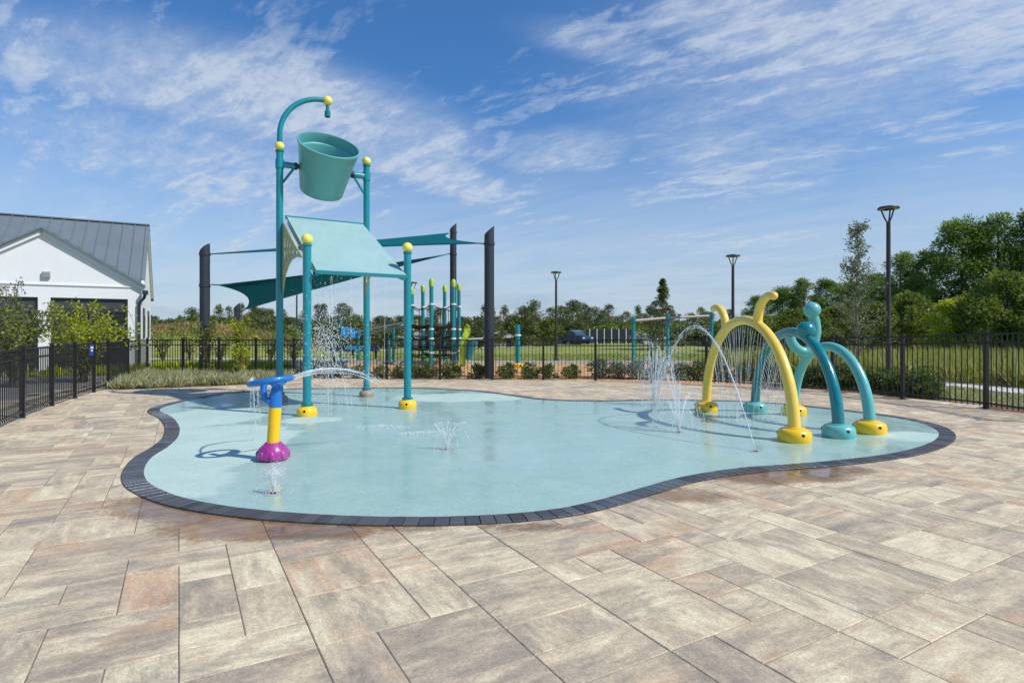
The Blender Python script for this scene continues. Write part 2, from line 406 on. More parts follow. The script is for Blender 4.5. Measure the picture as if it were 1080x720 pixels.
def unit(a): return a / (np.linalg.norm(a, axis=-1, keepdims=True) + 1e-9)
def leaf_quads(C, D, L, W, rng):
    """rhombic leaves: base C, direction D, length L, width W"""
    n = len(C); D = unit(D); S = unit(np.cross(D, rng.normal(size=(n, 3)))); L = np.broadcast_to(L, (n,))[:, None]; W = np.broadcast_to(W, (n,))[:, None]
    V = np.stack([C, C + D*L*0.5 + S*W*0.5, C + D*L, C + D*L*0.5 - S*W*0.5], 1).reshape(-1, 3)
    return V, np.arange(4 * n).reshape(n, 4)

# ------------------------------------------------------------------ camera, light, sky
cam = bpy.data.cameras.new('camera'); co = bpy.data.objects.new('camera', cam); COL.objects.link(co)
co.location = (0, 0, CH); co.rotation_euler = (R(90), 0, 0)
cam.sensor_width = 36; cam.lens = F / 1080 * 36; cam.shift_y = -10 / 1080; cam.clip_end = 3000; cam.clip_start = 0.05
SC.camera = co
EL = 47; SUND = Vector((0.92, -0.39, 0)).normalized()
AZ = math.atan2(SUND.x, SUND.y)
sun = bpy.data.lights.new('sun', 'SUN'); so = bpy.data.objects.new('sun', sun); COL.objects.link(so)
sun.energy = 3.25; sun.angle = R(0.9); sun.color = (1.0, 0.95, 0.87)
sd = Vector((SUND.x * math.cos(R(EL)), SUND.y * math.cos(R(EL)), math.sin(R(EL))))
so.rotation_euler = sd.to_track_quat('Z', 'Y').to_euler(); so.location = (0, 0, 60)

w = bpy.data.worlds.new('World'); SC.world = w; w.use_nodes = True
nt = w.node_tree; nt.nodes.clear(); k = NT(nt)
wo = k.n('ShaderNodeOutputWorld'); bg = k.n('ShaderNodeBackground'); k.l(bg.outputs[0], wo.inputs[0])
sky = k.n('ShaderNodeTexSky'); sky.sky_type = 'NISHITA'; sky.sun_disc = False
sky.sun_elevation = R(EL); sky.sun_rotation = AZ; sky.air_density = 1.25; sky.dust_density = 0.7; sky.ozone_density = 2.6; sky.altitude = 0
bg.inputs[1].default_value = 0.12
dv = k.coord('Generated'); sx = k.n('ShaderNodeSeparateXYZ'); k.l(dv, sx.inputs[0])
OFF = 0.14
zz = k.math('ADD', k.math('MAXIMUM', sx.outputs[2], 0.0), OFF)
cb = k.n('ShaderNodeCombineXYZ'); k.l(k.math('DIVIDE', sx.outputs[0], zz), cb.inputs[0]); k.l(k.math('DIVIDE', sx.outputs[1], zz), cb.inputs[1])
pl = cb.outputs[0]
def sky_pt(u, v):
    d = Vector(((u - 540) / F, 1, (V0 - v) / F)).normalized(); return Vector((d.x / (d.z + OFF), d.y / (d.z + OFF)))
def bank(p1, p2, p3, amp):
    a, b, c = sky_pt(*p1), sky_pt(*p2), sky_pt(*p3); m = (a + b) / 2; d = b - a; L = d.length / 2; d.normalize()
    wdt = max(0.06, abs((c - m).dot(Vector((-d.y, d.x)))))
    mp = k.mapping(pl, loc=(m.x, m.y, 0), rot=(0, 0, math.atan2(d.y, d.x)), sc=(L, wdt, 1), typ='TEXTURE')
    ln = k.n('ShaderNodeVectorMath', operation='LENGTH'); k.l(mp, ln.inputs[0])
    return k.smooth(ln.outputs['Value'], 0.15, 1.45, amp, 0.0)
tot = None
for args in [((-60, 40), (520, 170), (180, 20), .95), ((-100, 120), (420, 230), (150, 90), .75), ((-100,260), (500, 250), (200, 150), .62), ((690, 20), (1150, -20), (930, 75), 1.0),
             ((880, 10), (1200, 20), (1040, 60), .9), ((500, 175), (690, 150), (590, 188), .72), ((540, 25), (740, 75), (640, 75), .45),
             ((640, 200), (1000, 150), (800, 260), .55), ((600, 270), (1000, 260), (800, 210), .55), ((500, 240), (660, 235), (580, 215), .65), ((860, 90), (1100, 190), (960, 60), .42), ((700, 130), (1150, 60), (900, 160), .6), ((600, 330), (1100, 200), (850, 230), .6), ((80, 20), (600, 250), (300, 60), .8), ((-80, 180), (300, 300), (100, 190), .6)]:
    b_ = bank(*args); tot = b_ if tot is None else k.math('MAXIMUM', tot, b_)
rot = k.mapping(pl, rot=(0, 0, R(38)), sc=(1, 1, 1))
st1 = k.noise(k.mapping(rot, sc=(1.1, 3.6, 1)), 1.1, 9, 0.62, 0.7)
st2 = k.noise(k.mapping(rot, loc=(5, 3, 0), sc=(4.5, 8.0, 1)), 1.5, 8, 0.68, 0.5)
dens = k.math('ADD', k.math('MULTIPLY', st1, 0.62), k.math('MULTIPLY', st2, 0.38))
d01 = k.smooth(dens, 0.34, 0.64)
cl = k.smooth(k.math('ADD', k.math('MULTIPLY', d01, 0.8), k.math('MULTIPLY', k.math('SUBTRACT', tot, 0.5), 0.70)), 0.16, 0.88)
veil = k.math('MULTIPLY', k.smooth(tot, 0.0, 0.8), k.smooth(dens, 0.28, 0.66, 0.26, 0.78))
fine_ = k.noise(k.mapping(rot, loc=(2, 8, 0), sc=(9, 15, 1)), 1.6, 8, 0.7, 0.4)
veil = k.math('MULTIPLY', veil, k.smooth(fine_, 0.30, 0.66, 0.72, 1.1))
cl = k.math('MULTIPLY', cl, k.smooth(fine_, 0.28, 0.62, 0.68, 1.0))
cl = k.math('MAXIMUM', k.math('MULTIPLY', cl, 0.9), veil)
hor = k.math('MULTIPLY', k.smooth(sx.outputs[2], 0.02, 0.40, 0.80, 0.0), k.smooth(st1, 0.3, 0.6, 0.75, 1.0))
cl = k.math('MAXIMUM', cl, hor)
bandn = k.noise(k.mapping(dv, sc=(1.6, 1.6, 16)), 2.0, 6, 0.6)
greyb = k.math('MULTIPLY', k.smooth(bandn, 0.48, 0.66), k.smooth(sx.outputs[2], 0.02, 0.16, 0.55, 0.0))
skyc = k.mix(1.0, sky.outputs[0], (0.30, 0.57, 0.86), 'MULTIPLY')
cc = k.mix(greyb, (3.75, 4.25, 5.0), (2.5, 3.05, 3.9))
k.l(k.mix(cl, skyc, cc), bg.inputs[0])
SC.view_settings.view_transform = 'Standard'; SC.view_settings.look = 'None'
SC.view_settings.exposure = 0.38; SC.view_settings.gamma = 1.0; SC.view_settings.use_curve_mapping = False

# ------------------------------------------------------------------ ground and deck
def hz(x, y):
    z = -0.06
    if y > 27: z -= 0.0205 * (min(y, 220) - 27)
    z += 1.0 * math.exp(-((x - 14) ** 2 + (y - 80) ** 2) / (2 * 11 ** 2))
    z += 2.2 * math.exp(-(((x + 24) / 9) ** 2 + ((y - 44) / 5) ** 2))       # soil heap behind the left fence
    return z
def axis(lo, hi, near, step):
    out = []; t = 0.0; s = step
    while t < max(abs(lo), abs(hi)):
        out += [t, -t]; t += s
        if t > near: s *= 1.12
    out += [lo, hi]
    return sorted(set(x for x in out if lo <= x <= hi))
xs = axis(-900, 900, 45, 2.5); ys = axis(-80, 1400, 100, 2.5)
gv = [(x, y, hz(x, y)) for y in ys for x in xs]; nx_ = len(xs)
gf = [(j*nx_+i, j*nx_+i+1, (j+1)*nx_+i+1, (j+1)*nx_+i) for j in range(len(ys)-1) for i in range(nx_-1)]
m_ = MB().add(gv, gf); tag(m_.build('ground', GRASS, None), kind='structure')

def sheet(name, pts, z, mat):
    m = MB(); m.add([(p[0], p[1], z) for p in pts], [tuple(range(len(pts)))])
    a = sum(pts[i][0]*pts[(i+1) % len(pts)][1] - pts[(i+1) % len(pts)][0]*pts[i][1] for i in range(len(pts)))
    if a < 0: m.f = [tuple(reversed(f)) for f in m.f]
    return tag(m.build(name, mat, None, smooth=False), kind='structure')

# fence line (posts), photo pixels -> ground
FL = [(-40, 470), (24, 440.5), (55, 428), (79, 420), (99, 413.7), (114, 409.8), (135, 401.6), (155.5, 396.3)]
FB = [(155.5, 396.3), (193, 397.6), (231, 397.9), (270, 398.2), (310, 398.7), (352, 399.1), (408, 399.8), (464, 400.4), (519, 400.6), (573, 400.7), (628, 401.2), (687, 403.4), (745, 406.0), (808, 409.2)]
FR = [(808, 409.2), (878, 413.4), (952, 420.8), (1040, 431.2), (1150, 448)]
WL, WB, WR = [[g(*p) for p in q] for q in (FL, FB, FR)]
hull = [WL[0]] + WL[1:] + WB[1:] + WR[1:] + [Vector((9.6, -4, 0)), Vector((-7.0, -4, 0))]
# convex hull for clipping
def convex(ps):
    ps = sorted((p.x, p.y) for p in ps); cr = lambda o, a, b: (a[0]-o[0])*(b[1]-o[1]) - (a[1]-o[1])*(b[0]-o[0])
    lo = []; up = []
    for p in ps:
        while len(lo) > 1 and cr(lo[-2], lo[-1], p) <= 0: lo.pop()
        lo.append(p)
    for p in reversed(ps):
        while len(up) > 1 and cr(up[-2], up[-1], p) <= 0: up.pop()
        up.append(p)
    return lo[:-1] + up[:-1]
HULL = convex(hull)
def clip(poly):
    for i in range(len(HULL)):
        a, b = HULL[i], HULL[(i+1) % len(HULL)]; out = []
        sd_ = [(b[0]-a[0])*(p[1]-a[1]) - (b[1]-a[1])*(p[0]-a[0]) for p in poly]
        for j in range(len(poly)):
            p, q, s, t = poly[j], poly[(j+1) % len(poly)], sd_[j], sd_[(j+1) % len(poly)]
            if s >= 0: out.append(p)
            if (s >= 0) != (t >= 0):
                r = s / (s - t); out.append((p[0]+(q[0]-p[0])*r, p[1]+(q[1]-p[1])*r))
        poly = out
        if len(poly) < 3: return []
    return poly
TH = R(29.8); BA = Vector((math.cos(TH), math.sin(TH))); AA = Vector((-math.sin(TH), math.cos(TH)))
CELL = 0.268
def build_deck():
    rng = random.Random(11); N = 125; occ = set(); rects = []
    sizes = [(2, 2)] * 5 + [(3, 2)] * 2 + [(2, 1)] * 5 + [(1, 2)] * 3 + [(1, 1)] * 3
    for j in range(-N, N):
        for i in range(-N, N):
            if (i, j) in occ: continue
            x = i*CELL*BA.x + j*CELL*AA.x; y = i*CELL*BA.y + j*CELL*AA.y
            if not (-16 < x < 19 and -5 < y < 21): continue
            rng.shuffle(sizes)
            for (a, b) in sizes + [(1, 1)]:
                cells = [(i+p, j+q) for p in range(a) for q in range(b)]
                if not any(c in occ for c in cells): occ.update(cells); rects.append((i, j, a, b)); break
    V = []; Fc = []; UV = []; TI = []
    for (i, j, a, b) in rects:
        gap = 0.0026; ch = 0.0035
        x0, x1, y0, y1 = i*CELL + gap, (i+a)*CELL - gap, j*CELL + gap, (j+b)*CELL - gap
        def wl(p): return (p[0]*BA.x + p[1]*AA.x, p[0]*BA.y + p[1]*AA.y)
        outer = clip([wl(p) for p in ((x0, y0), (x1, y0), (x1, y1), (x0, y1))])
        if not outer: continue
        turn = rng.random() < (0.35 if (j*CELL*AA.x + i*CELL*BA.x) > 0 else 0.15) or (a == 1 and b > 1)
        off = (rng.uniform(0, 90), rng.uniform(0, 90)); tint = (rng.random(), rng.random(), rng.random(), 1)
        dz = rng.uniform(-0.0012, 0.0012); tx, ty = rng.uniform(-0.0018, 0.0018), rng.uniform(-0.0018, 0.0018)
        full = len(outer) == 4
        cx = sum(p[0] for p in outer)/len(outer); cy = sum(p[1] for p in outer)/len(outer)
        def uvof(p):
            q = (p[0]*BA.x + p[1]*BA.y, p[0]*AA.x + p[1]*AA.y)
            return ((q[1] if turn else q[0]) + off[0], (q[0] if turn else q[1]) + off[1])
        def vz(p): return dz + tx*(p[0]-cx) + ty*(p[1]-cy)
        n = len(outer); base = len(V)
        if full:
            inner = [wl(p) for p in ((x0+ch, y0+ch), (x1-ch, y0+ch), (x1-ch, y1-ch), (x0+ch, y1-ch))]
            V += [(p[0], p[1], vz(p)) for p in inner] + [(p[0], p[1], vz(p)-0.003) for p in outer] + [(p[0], p[1], -0.02) for p in outer]
            fs = [(0, 1, 2, 3)] + [(4+q, 4+(q+1) % 4, (q+1) % 4, q) for q in range(4)] + [(8+q, 8+(q+1) % 4, 4+(q+1) % 4, 4+q) for q in range(4)]
            pos = inner + outer + outer
        else:
            V += [(p[0], p[1], vz(p)) for p in outer]; fs = [tuple(range(n))]; pos = outer
        for f in fs:
            Fc.append(tuple(base+q for q in f)); TI.append(tint); UV += [uvof(pos[q]) for q in f]
    me = bpy.data.meshes.new('paved_deck'); me.from_pydata(V, [], Fc); me.materials.append(PAVER)
    uv = me.uv_layers.new(name='UVMap'); uv.data.foreach_set('uv', np.array(UV, np.float32).ravel())
    at = me.attributes.new('tint', 'FLOAT_COLOR', 'FACE'); at.data.foreach_set('color', np.array(TI, np.float32).ravel())
    me.update(); o = bpy.data.objects.new('pavement', me); COL.objects.link(o); tag(o, kind='structure')
build_deck()
sheet('joint_sand', HULL, -0.0055, SAND)

# pool pad outline
PX = [(168,433), (181,440), (189,450), (188,461), (177,472), (160,483), (152,496), (155,508), (170,517.5), (197,527), (243,535.5), (300,541.5), (360,545), (420,546.5), (480,546), (540,543), (590,537.5), (632,528.5), (675,516), (722,503.5), (780,494.5), (840,490), (900,484.5), (948,477.5), (978,469), (990,460.5), (986,453), (968,446), (930,439), (880,433), (840,428.5), (795,425), (740,423.3), (690,423), (640,423.8), (600,423.4), (565,421.5), (535,417.5), (505,413.5), (470,411.2), (430,410), (390,410), (345,410.5), (300,411.5), (250,415), (212,420.5), (182,427)]
CT = [g(*p) for p in PX]
def catmull(pts, n, closed=True):
    out = []; N = len(pts)
    for i in range(N if closed else N - 1):
        p0, p1, p2, p3 = (pts[(i-1) % N], pts[i], pts[(i+1) % N], pts[(i+2) % N]) if closed else (pts[max(i-1, 0)], pts[i], pts[i+1], pts[min(i+2, N-1)])
        for k_ in range(n):
            t = k_/n; out.append(0.5*((2*p1) + (p2-p0)*t + (2*p0-5*p1+4*p2-p3)*t*t + (3*p1-p0-3*p2+p3)*t**3))
    if not closed: out.append(pts[-1])
    return out
ring = catmull(CT, 8)
for _ in range(2): ring = [(ring[i-1] + 2*ring[i] + ring[(i+1) % len(ring)]) / 4 for i in range(len(ring))]
sheet('splash_pad', ring, 0.012, PAD)
BW = 0.185
def build_border():
    cum = [0]
    n = len(ring)
    for i in range(n): cum.append(cum[-1] + (ring[(i+1) % n] - ring[i]).length)
    Lt = cum[-1]
    area = sum(ring[i].x*ring[(i+1) % n].y - ring[(i+1) % n].x*ring[i].y for i in range(n)); sgn = 1 if area > 0 else -1
    def at(s):
        s %= Lt; lo = 0; hi = n
        while hi - lo > 1:
            m = (lo+hi)//2
            if cum[m] <= s: lo = m
            else: hi = m
        t = (s - cum[lo]) / (cum[lo+1]-cum[lo]); a, b = ring[lo], ring[(lo+1) % n]
        return a + (b-a)*t
    def nrm(s):
        d = at(s+0.12) - at(s-0.12); d.normalize(); return Vector((d.y, -d.x, 0)) * sgn
    m = MB(); N = int(Lt / 0.108); st = Lt / N; rng = random.Random(3)
    base = [at(i*st) for i in range(N)]
    lo = MB()
    ins = [at(i*st) - nrm(i*st)*0.004 for i in range(N)]; ous = [at(i*st) + nrm(i*st)*BW for i in range(N)]
    lo.add([(p.x, p.y, 0.004) for p in ins] + [(p.x, p.y, 0.004) for p in ous], [(i, (i+1) % N, N+(i+1) % N, N+i) for i in range(N)])
    tag(lo.build('border_bedding', SAND, None, smooth=False), kind='structure')
    for i in range(N):
        s0, s1 = i*st + 0.003, (i+1)*st - 0.003
        q = [at(s0), at(s1), at(s1) + nrm(s1)*BW, at(s0) + nrm(s0)*BW]
        m.tint = rng.random(); c = sum(q, Vector()) / 4
        z = 0.016 + rng.uniform(-0.001, 0.001)
        inn = [c + (p-c)*0.965 for p in q]
        vs = [(p.x, p.y, z) for p in inn] + [(p.x, p.y, z-0.003) for p in q] + [(p.x, p.y, 0.0) for p in q]
        fs = [(0, 1, 2, 3)] + [(4+a, 4+(a+1) % 4, (a+1) % 4, a) for a in range(4)] + [(8+a, 8+(a+1) % 4, 4+(a+1) % 4, 4+a) for a in range(4)]
        if sgn > 0: fs = [tuple(reversed(f)) for f in fs]
        m.add(vs, fs)
    tag(m.build('pad_border', BORD, None, smooth=False), kind='structure')
build_border()

# sheets beyond the fence
sheet('mulch_bed', [WB[4] + Vector((-.3, .02, 0))] + [p + Vector((0, .02, 0)) for p in WB[5:]] + [WB[-1] + Vector((1.5, 1.2, 0)), Vector((12.5, 26, 0)), Vector((-11.5, 26, 0)), Vector((-9.5, 20, 0))], -0.03, MULCH)
sheet('planting_bed', [p + Vector((0.02, 0.02, 0)) for p in WR] + [WR[-1] + Vector((1.0, .8, 0)), WR[3] + Vector((.75, .75, 0)), WR[2] + Vector((.6, .9, 0)), WR[1] + Vector((.4, 1.0, 0)), WR[0] + Vector((.2, 1.1, 0))], -0.02, BEDM)
sheet('verge', [p + Vector((0.2, 0.3, 0)) for p in WR] + [Vector((16, 10, 0)), Vector((15.5, 14, 0)), Vector((13.5, 19, 0)), Vector((9, 22, 0)), Vector((7.5, 21, 0))], -0.045, PALEG)
sheet('concrete_path', [g(*p, -0.03) for p in ((1170, 426), (1080, 415.5), (993, 406), (940, 401), (890, 397), (800, 392))] + [g(*p, -0.03) for p in ((800, 389.5), (890, 394.3), (940, 397.6), (993, 402), (1080, 409.3), (1170, 418))], -0.03, PATHM)
sheet('walkway', [WL[0] + Vector((-.1, -1.5, 0))] + [p + Vector((-.03, 0, 0)) for p in WL] + [Vector((-12.6, 19.2, 0)), Vector((-16, 19, 0)), Vector((-24, 13, 0)), Vector((-24, 4, 0))], -0.03, ASPH)
sheet('curb_path', [Vector((-20, 28.5, 0)), Vector((14, 28.5, 0)), Vector((14, 29.4, 0)), Vector((-20, 29.4, 0))], -0.035 , PATHM) if False else None
m = MB(); m.box(-13, 12.5, 26.0, 26.22, -0.1, 0.10); tag(m.build('curb', CONC, None), kind='structure')
m = MB(); m.box(-36, -9, 33.0, 34.2, -0.4, -0.14); tag(m.build('kerb_path', CONC, None), kind='structure')
# far road across the field
rd = MB(); rx = [-140 + 10*i for i in range(29)]
rd.add([(x, y, hz(x, y) + 0.05) for x in rx for y in (76, 79, 83, 86.5)], [(i*4+j, (i+1)*4+j, (i+1)*4+j+1, i*4+j+1) for i in range(28) for j in range(3)]); tag(rd.build('road', PATHM, None), kind='structure')

# low silvery ground cover inside the left corner + bed sheet
cov_front = [g(118, 410.5), g(150, 409.8), g(185, 408.6), g(225, 407), (g(265, 405)), g(300, 402.6)]
cov_back = [WL[5], WL[6], WL[7], WB[1], WB[2], WB[3], WB[4]]
sheet('groundcover_bed', cov_front + [p for p in reversed(cov_back)], 0.010, BEDM)
def scatter_poly(poly, n, rng):
    xs_ = [p.x for p in poly]; ys_ = [p.y for p in poly]; out = []
    while len(out) < n:
        x, y = rng.uniform(min(xs_), max(xs_)), rng.uniform(min(ys_), max(ys_)); ins = False
        for i in range(len(poly)):
            a, b = poly[i], poly[i-1]
            if (a.y > y) != (b.y > y) and x < (b.x-a.x)*(y-a.y)/(b.y-a.y) + a.x: ins = not ins
        if ins: out.append((x, y))
    return np.array(out)
def blades(name, mat, pts, zfun, h, w, lean, per, spread, kindlabel, seed=1):
    rng = np.random.default_rng(seed); pts = np.repeat(pts, per, 0); n = len(pts)
    tu = np.repeat(rng.uniform(0.55, 1.15, n // per), per)
    C = np.zeros((n, 3)); C[:, :2] = pts + rng.normal(0, spread, (n, 2)); C[:, 2] = [zfun(x, y) for x, y in C[:, :2]]
    D = np.zeros((n, 3)); D[:, :2] = rng.normal(0, lean, (n, 2)); D[:, 2] = 1
    V, Fq = leaf_quads(C, D, h * tu * rng.uniform(0.6, 1.1, n), w, rng)
    me = np_mesh(name, V, Fq, mat, np.clip(rng.normal(0.5, 0.25, n) + np.repeat(rng.normal(0, 0.2, n // per), per), 0, 1))
    o = bpy.data.objects.new(name, me); COL.objects.link(o); tag(o, kind='stuff', label=kindlabel[0], cat=kindlabel[1]); return o
rg = random.Random(5)
blades('ground_cover', SILV, scatter_poly(cov_front + list(reversed(cov_back)), 900, rg), lambda x, y: 0.01, 0.30, 0.028, 0.55, 26, 0.05, ('silvery green ground cover in a bed inside the left fence corner', 'ground cover'), 2)
blades('tall_grass', TALLG, scatter_poly([g(800, 389), g(890, 394), g(940, 397.3), g(1000, 402), g(1090, 409.5), Vector((22, 15, 0)), Vector((26, 27, 0)), Vector((12, 27, 0)), Vector((8, 25, 0))], 2600, rg), hz, 0.85, 0.034, 0.30, 14, 0.12, ('tall yellow green grass beyond the curving concrete path', 'grass'), 3)
blades('dry_grass', DRYG, scatter_poly([g(860, 390), g(940, 397), g(1000, 401.5), g(1090, 409), Vector((20, 15, 0)), Vector((22, 24, 0)), Vector((12, 25, 0))], 330, rg), hz, 0.75, 0.034, 0.34, 16, 0.14, ('dry orange brown grass tufts mixed into the tall green grass', 'grass'), 13)
blades('verge_grass', PALEG and SILV, scatter_poly([WR[1] + Vector((.6, 1, 0)), WR[2] + Vector((.7, .8, 0)), WR[3] + Vector((.8, .6, 0)), WR[4] + Vector((.9, .6, 0)), g(1150, 424), g(1080, 416), g(993, 406.5), g(940, 401.5), g(890, 397.5)], 900, rg), lambda x, y: -0.045, 0.13, 0.02, 0.6, 12, 0.08, ('pale dry grass verge between the right fence and the concrete path', 'grass'), 4)
blades('lawn_grass', LAWNB, scatter_poly([Vector((-13, 26.4, 0)), Vector((13, 26.4, 0)), Vector((20, 50, 0)), Vector((-24, 50, 0))], 5000, rg), hz, 0.12, 0.035, 0.7, 5, 0.12, ('short yellow green lawn grass of the field behind the playground', 'grass'), 6)
blades('bed_plants', YGREEN, scatter_poly([Vector((-16, 17.5, 0)), Vector((-12.3, 19.5, 0)), Vector((-9.5, 20.5, 0)), Vector((-9.0, 24, 0)), Vector((-14, 24, 0))], 260, rg), lambda x, y: -0.05, 0.4, 0.05, 0.5, 20, 0.1, ('low bright green bedding plants behind the left fence corner', 'bedding plants'), 8)
blades('dry_brush', DRYG, scatter_poly([Vector((-33, 41, 0)), Vector((-14, 41, 0)), Vector((-14, 48, 0)), Vector((-33, 48, 0))], 1500, rg), hz, 0.5, 0.07, 0.6, 10, 0.3, ('tan dry brush covering the soil heap behind the left fence', 'dry brush'), 9)

# ------------------------------------------------------------------ fences
def fence_h(u):
    tab = [(-40, 1.12), (24, 1.135), (155, 1.165), (231, 1.17), (464, 1.18), (628, 1.18), (690, 1.20), (808, 1.25), (878, 1.285), (952, 1.315), (1040, 1.385), (1150, 1.42)]
    for (a, x), (b, y) in zip(tab, tab[1:]):
        if a <= u <= b: return x + (y-x)*(u-a)/(b-a)
    return tab[0][1] if u < 0 else tab[-1][1]
def fence(px, label, first_post=True):
    W_ = [g(*p) for p in px]; H_ = [fence_h(p[0]) for p in px]
    root = thing('metal_fence', label, 'fence', W_[0])
    for i, (p, h) in enumerate(zip(W_, H_)):
        if i == 0 and not first_post: continue
        d = (W_[min(i+1, len(W_)-1)] - W_[max(i-1, 0)]).normalized(); s = Vector((-d.y, d.x, 0)); r = 0.032
        m = MB(); m.obox(p + Vector((0, 0, (h+0.03)/2 - 0.02)), d*r, s*r, Vector((0, 0, (h+0.03)/2 + 0.02)))
        m.obox(p + Vector((0, 0, h+0.043)), d*(r+.006), s*(r+.006), Vector((0, 0, 0.009)))
        m.build('post', BLACKM, root, smooth=False)
    for i in range(len(W_)-1):
        a, b, ha, hb = W_[i], W_[i+1], H_[i], H_[i+1]; d = (b-a); L = d.length; d.normalize(); m = MB()
        e0, e1 = a + d*0.037, b - d*0.037; up = lambda z: Vector((0, 0, z))
        m.bar(e0 + up(ha-0.02), e1 + up(hb-0.02), 0.03, 0.032); m.bar(e0 + up(ha-0.175), e1 + up(hb-0.175), 0.03, 0.03); m.bar(e0 + up(0.11), e1 + up(0.11), 0.03, 0.03)
        n = max(3, round(L/0.105)); s = Vector((-d.y, d.x, 0))
        for j in range(1, n):
            t = j/n; p = a.lerp(b, t); h = ha + (hb-ha)*t - 0.038
            m.obox(p + up((h+0.05)/2), d*0.0072, s*0.0072, up((h-0.05)/2))
        m.build('picket_panel', BLACKM, root, smooth=False)
    return root
fence(FL, 'black picket fence running back along the left deck edge, with a small blue sign')
fence(FB, 'long black picket fence along the far deck edge, behind the teal bucket poles', False)
fence(FR, 'black picket fence curving forward along the right deck edge beside the concrete path', False)
# sign on the left fence
a, b = WL[3], WL[4]; d = (b-a).normalized(); s = Vector((d.y, -d.x, 0)); c = a.lerp(b, 0.78) + Vector((0, 0, 0.99)) + s*0.03
sg = thing('fence_sign', 'small blue sign with two white text lines on the left fence', 'sign', c)
MB().obox(c, d*0.14, s*0.006, Vector((0, 0, 0.125))).build('sign_plate', SIGNB, sg, smooth=False)
m = MB(); m.obox(c + s*0.008 + Vector((0, 0, .055)), d*0.09, s*0.002, Vector((0, 0, .024))); m.obox(c + s*0.008 + Vector((0, 0, -.01)), d*0.055, s*0.002, Vector((0, 0, .02))); m.build('text_lines', SIGNW, sg, smooth=False)

# ------------------------------------------------------------------ bucket tower
E1 = Vector((0.845, 0.535, 0)); E2 = Vector((-0.535, 0.845, 0)); UP = Vector((0, 0, 1))
p2 = Vector((-3.40, 9.66, 0)); p4 = p2 + 1.77*E1; p1 = p2 + 2.3*E2; p3 = p4 + 2.3*E2
tower = thing('bucket_tower', 'tall teal splash tower with a tipping bucket above a pale sloping roof', 'splash tower', (p1+p2+p3+p4)/4)
def base_prof(r=.2, h=.17): return [(r*0.96, 0.0), (r, 0.025), (r, h*0.55), (r*0.93, h*0.8), (r*0.78, h*0.95), (r*0.6, h), (r*0.58, h+.012), (r*0.45, h+.014)]
def dome(name, p, mat, parent, r=.2, h=.17, holes=True, face=None):
    p = Vector((p.x, p.y, 0.012))
    m = MB(); m.lathe(base_prof(r, h), p, 32); o = m.build(name, mat, parent)
    if holes:
        for a in (-0.6, 1.5, 3.6):
            f = Vector((math.cos(a - 0.9), math.sin(a - 0.9), 0)); c = p + f*r*0.965 + UP*h*0.6
            MB().lathe([(0.021, -0.01), (0.021, 0.006), (0.014, 0.009), (0.0001, 0.004)], c, 12, f).build('bolt_recess', HOLE, o)
    return o
PR = .068
for p, top, mt, r, h in ((p1, 5.02, TAN, .155, .13), (p2, 2.86, YEL, .165, .15), (p3, 5.0, TAN, .155, .13), (p4, 2.86, YEL, .165, .15)):
    m = MB(); m.tube([p + UP*0.02, p + UP*top], PR, 20); o = m.build('pole', TEAL, tower)
    MB().sphere(p + UP*(top + 0.075), 0.094).build('ball_cap', BALLY, o)
    m = MB(); m.lathe([(PR+.002, 0), (PR+.014, .006), (PR+.014, .03), (PR+.002, .036)], p + UP*(top - .04), 20); m.build('collar', DTEAL, o); m = MB(); m.lathe([(PR+.002, 0), (PR+.03, .004), (PR+.03, .018), (PR+.002, .022)], p + UP*(h + .03), 20)
    for i in range(6): m.lathe([(.011, 0), (.011, .012), (.004, .016)], p + UP*(h + .05) + Vector((math.cos(i*1.047), math.sin(i*1.047), 0))*(PR+.018), 6)
    m.build('flange', DTEAL, o)
    dome('base_cover', p, mt, o, r, h, holes=(mt is YEL))
# overhead fill pipe
m = MB(); rp = 0.88; pts = [p1 + UP*5.10, p1 + UP*5.2, p1 + UP*5.32] + [p1 + E1*(rp*(1-math.cos(t))) + UP*(5.32 + rp*math.sin(t)) for t in [R(6*i) for i in range(1, 16)]]
m.tube(pts, 0.052, 16); ov = m.build('overhead_pipe', TEAL, tower)
q = pts[-1]; MB().sphere(q + E1*0.06, 0.10).build('pipe_ball', BALLY, ov)
MB().lathe([(.035, 0), (.035, -.1), (.06, -.13), (.06, -.24), (.045, -.25), (.045, -.2)], q + E1*0.06 - UP*0.09, 14).build('nozzle', DTEAL, ov)
# pivot arms
zp = 4.745
for p, s in ((p1, 1), (p3, -1)):
    d = E1*s; m = MB(); m.tube([p + UP*zp + d*0.06, p + UP*zp + d*0.30], 0.062, 14); m.tube([p + UP*(zp-.36) + d*0.06, p + UP*(zp-.05) + d*0.27], 0.026, 10)
    m.lathe([(PR+.001, -.1), (.082, -.09), (.082, .09), (PR+.001, .1)], p + UP*zp, 20)
    o = m.build('pivot_arm', TEAL, tower)
    m = MB(); m.lathe([(.075, 0), (.075, .05), (.05, .055), (.05, .12), (.07, .125), (.07, .16)], p + UP*zp + d*0.28, 14, d); m.build('bearing', DARKP, o)
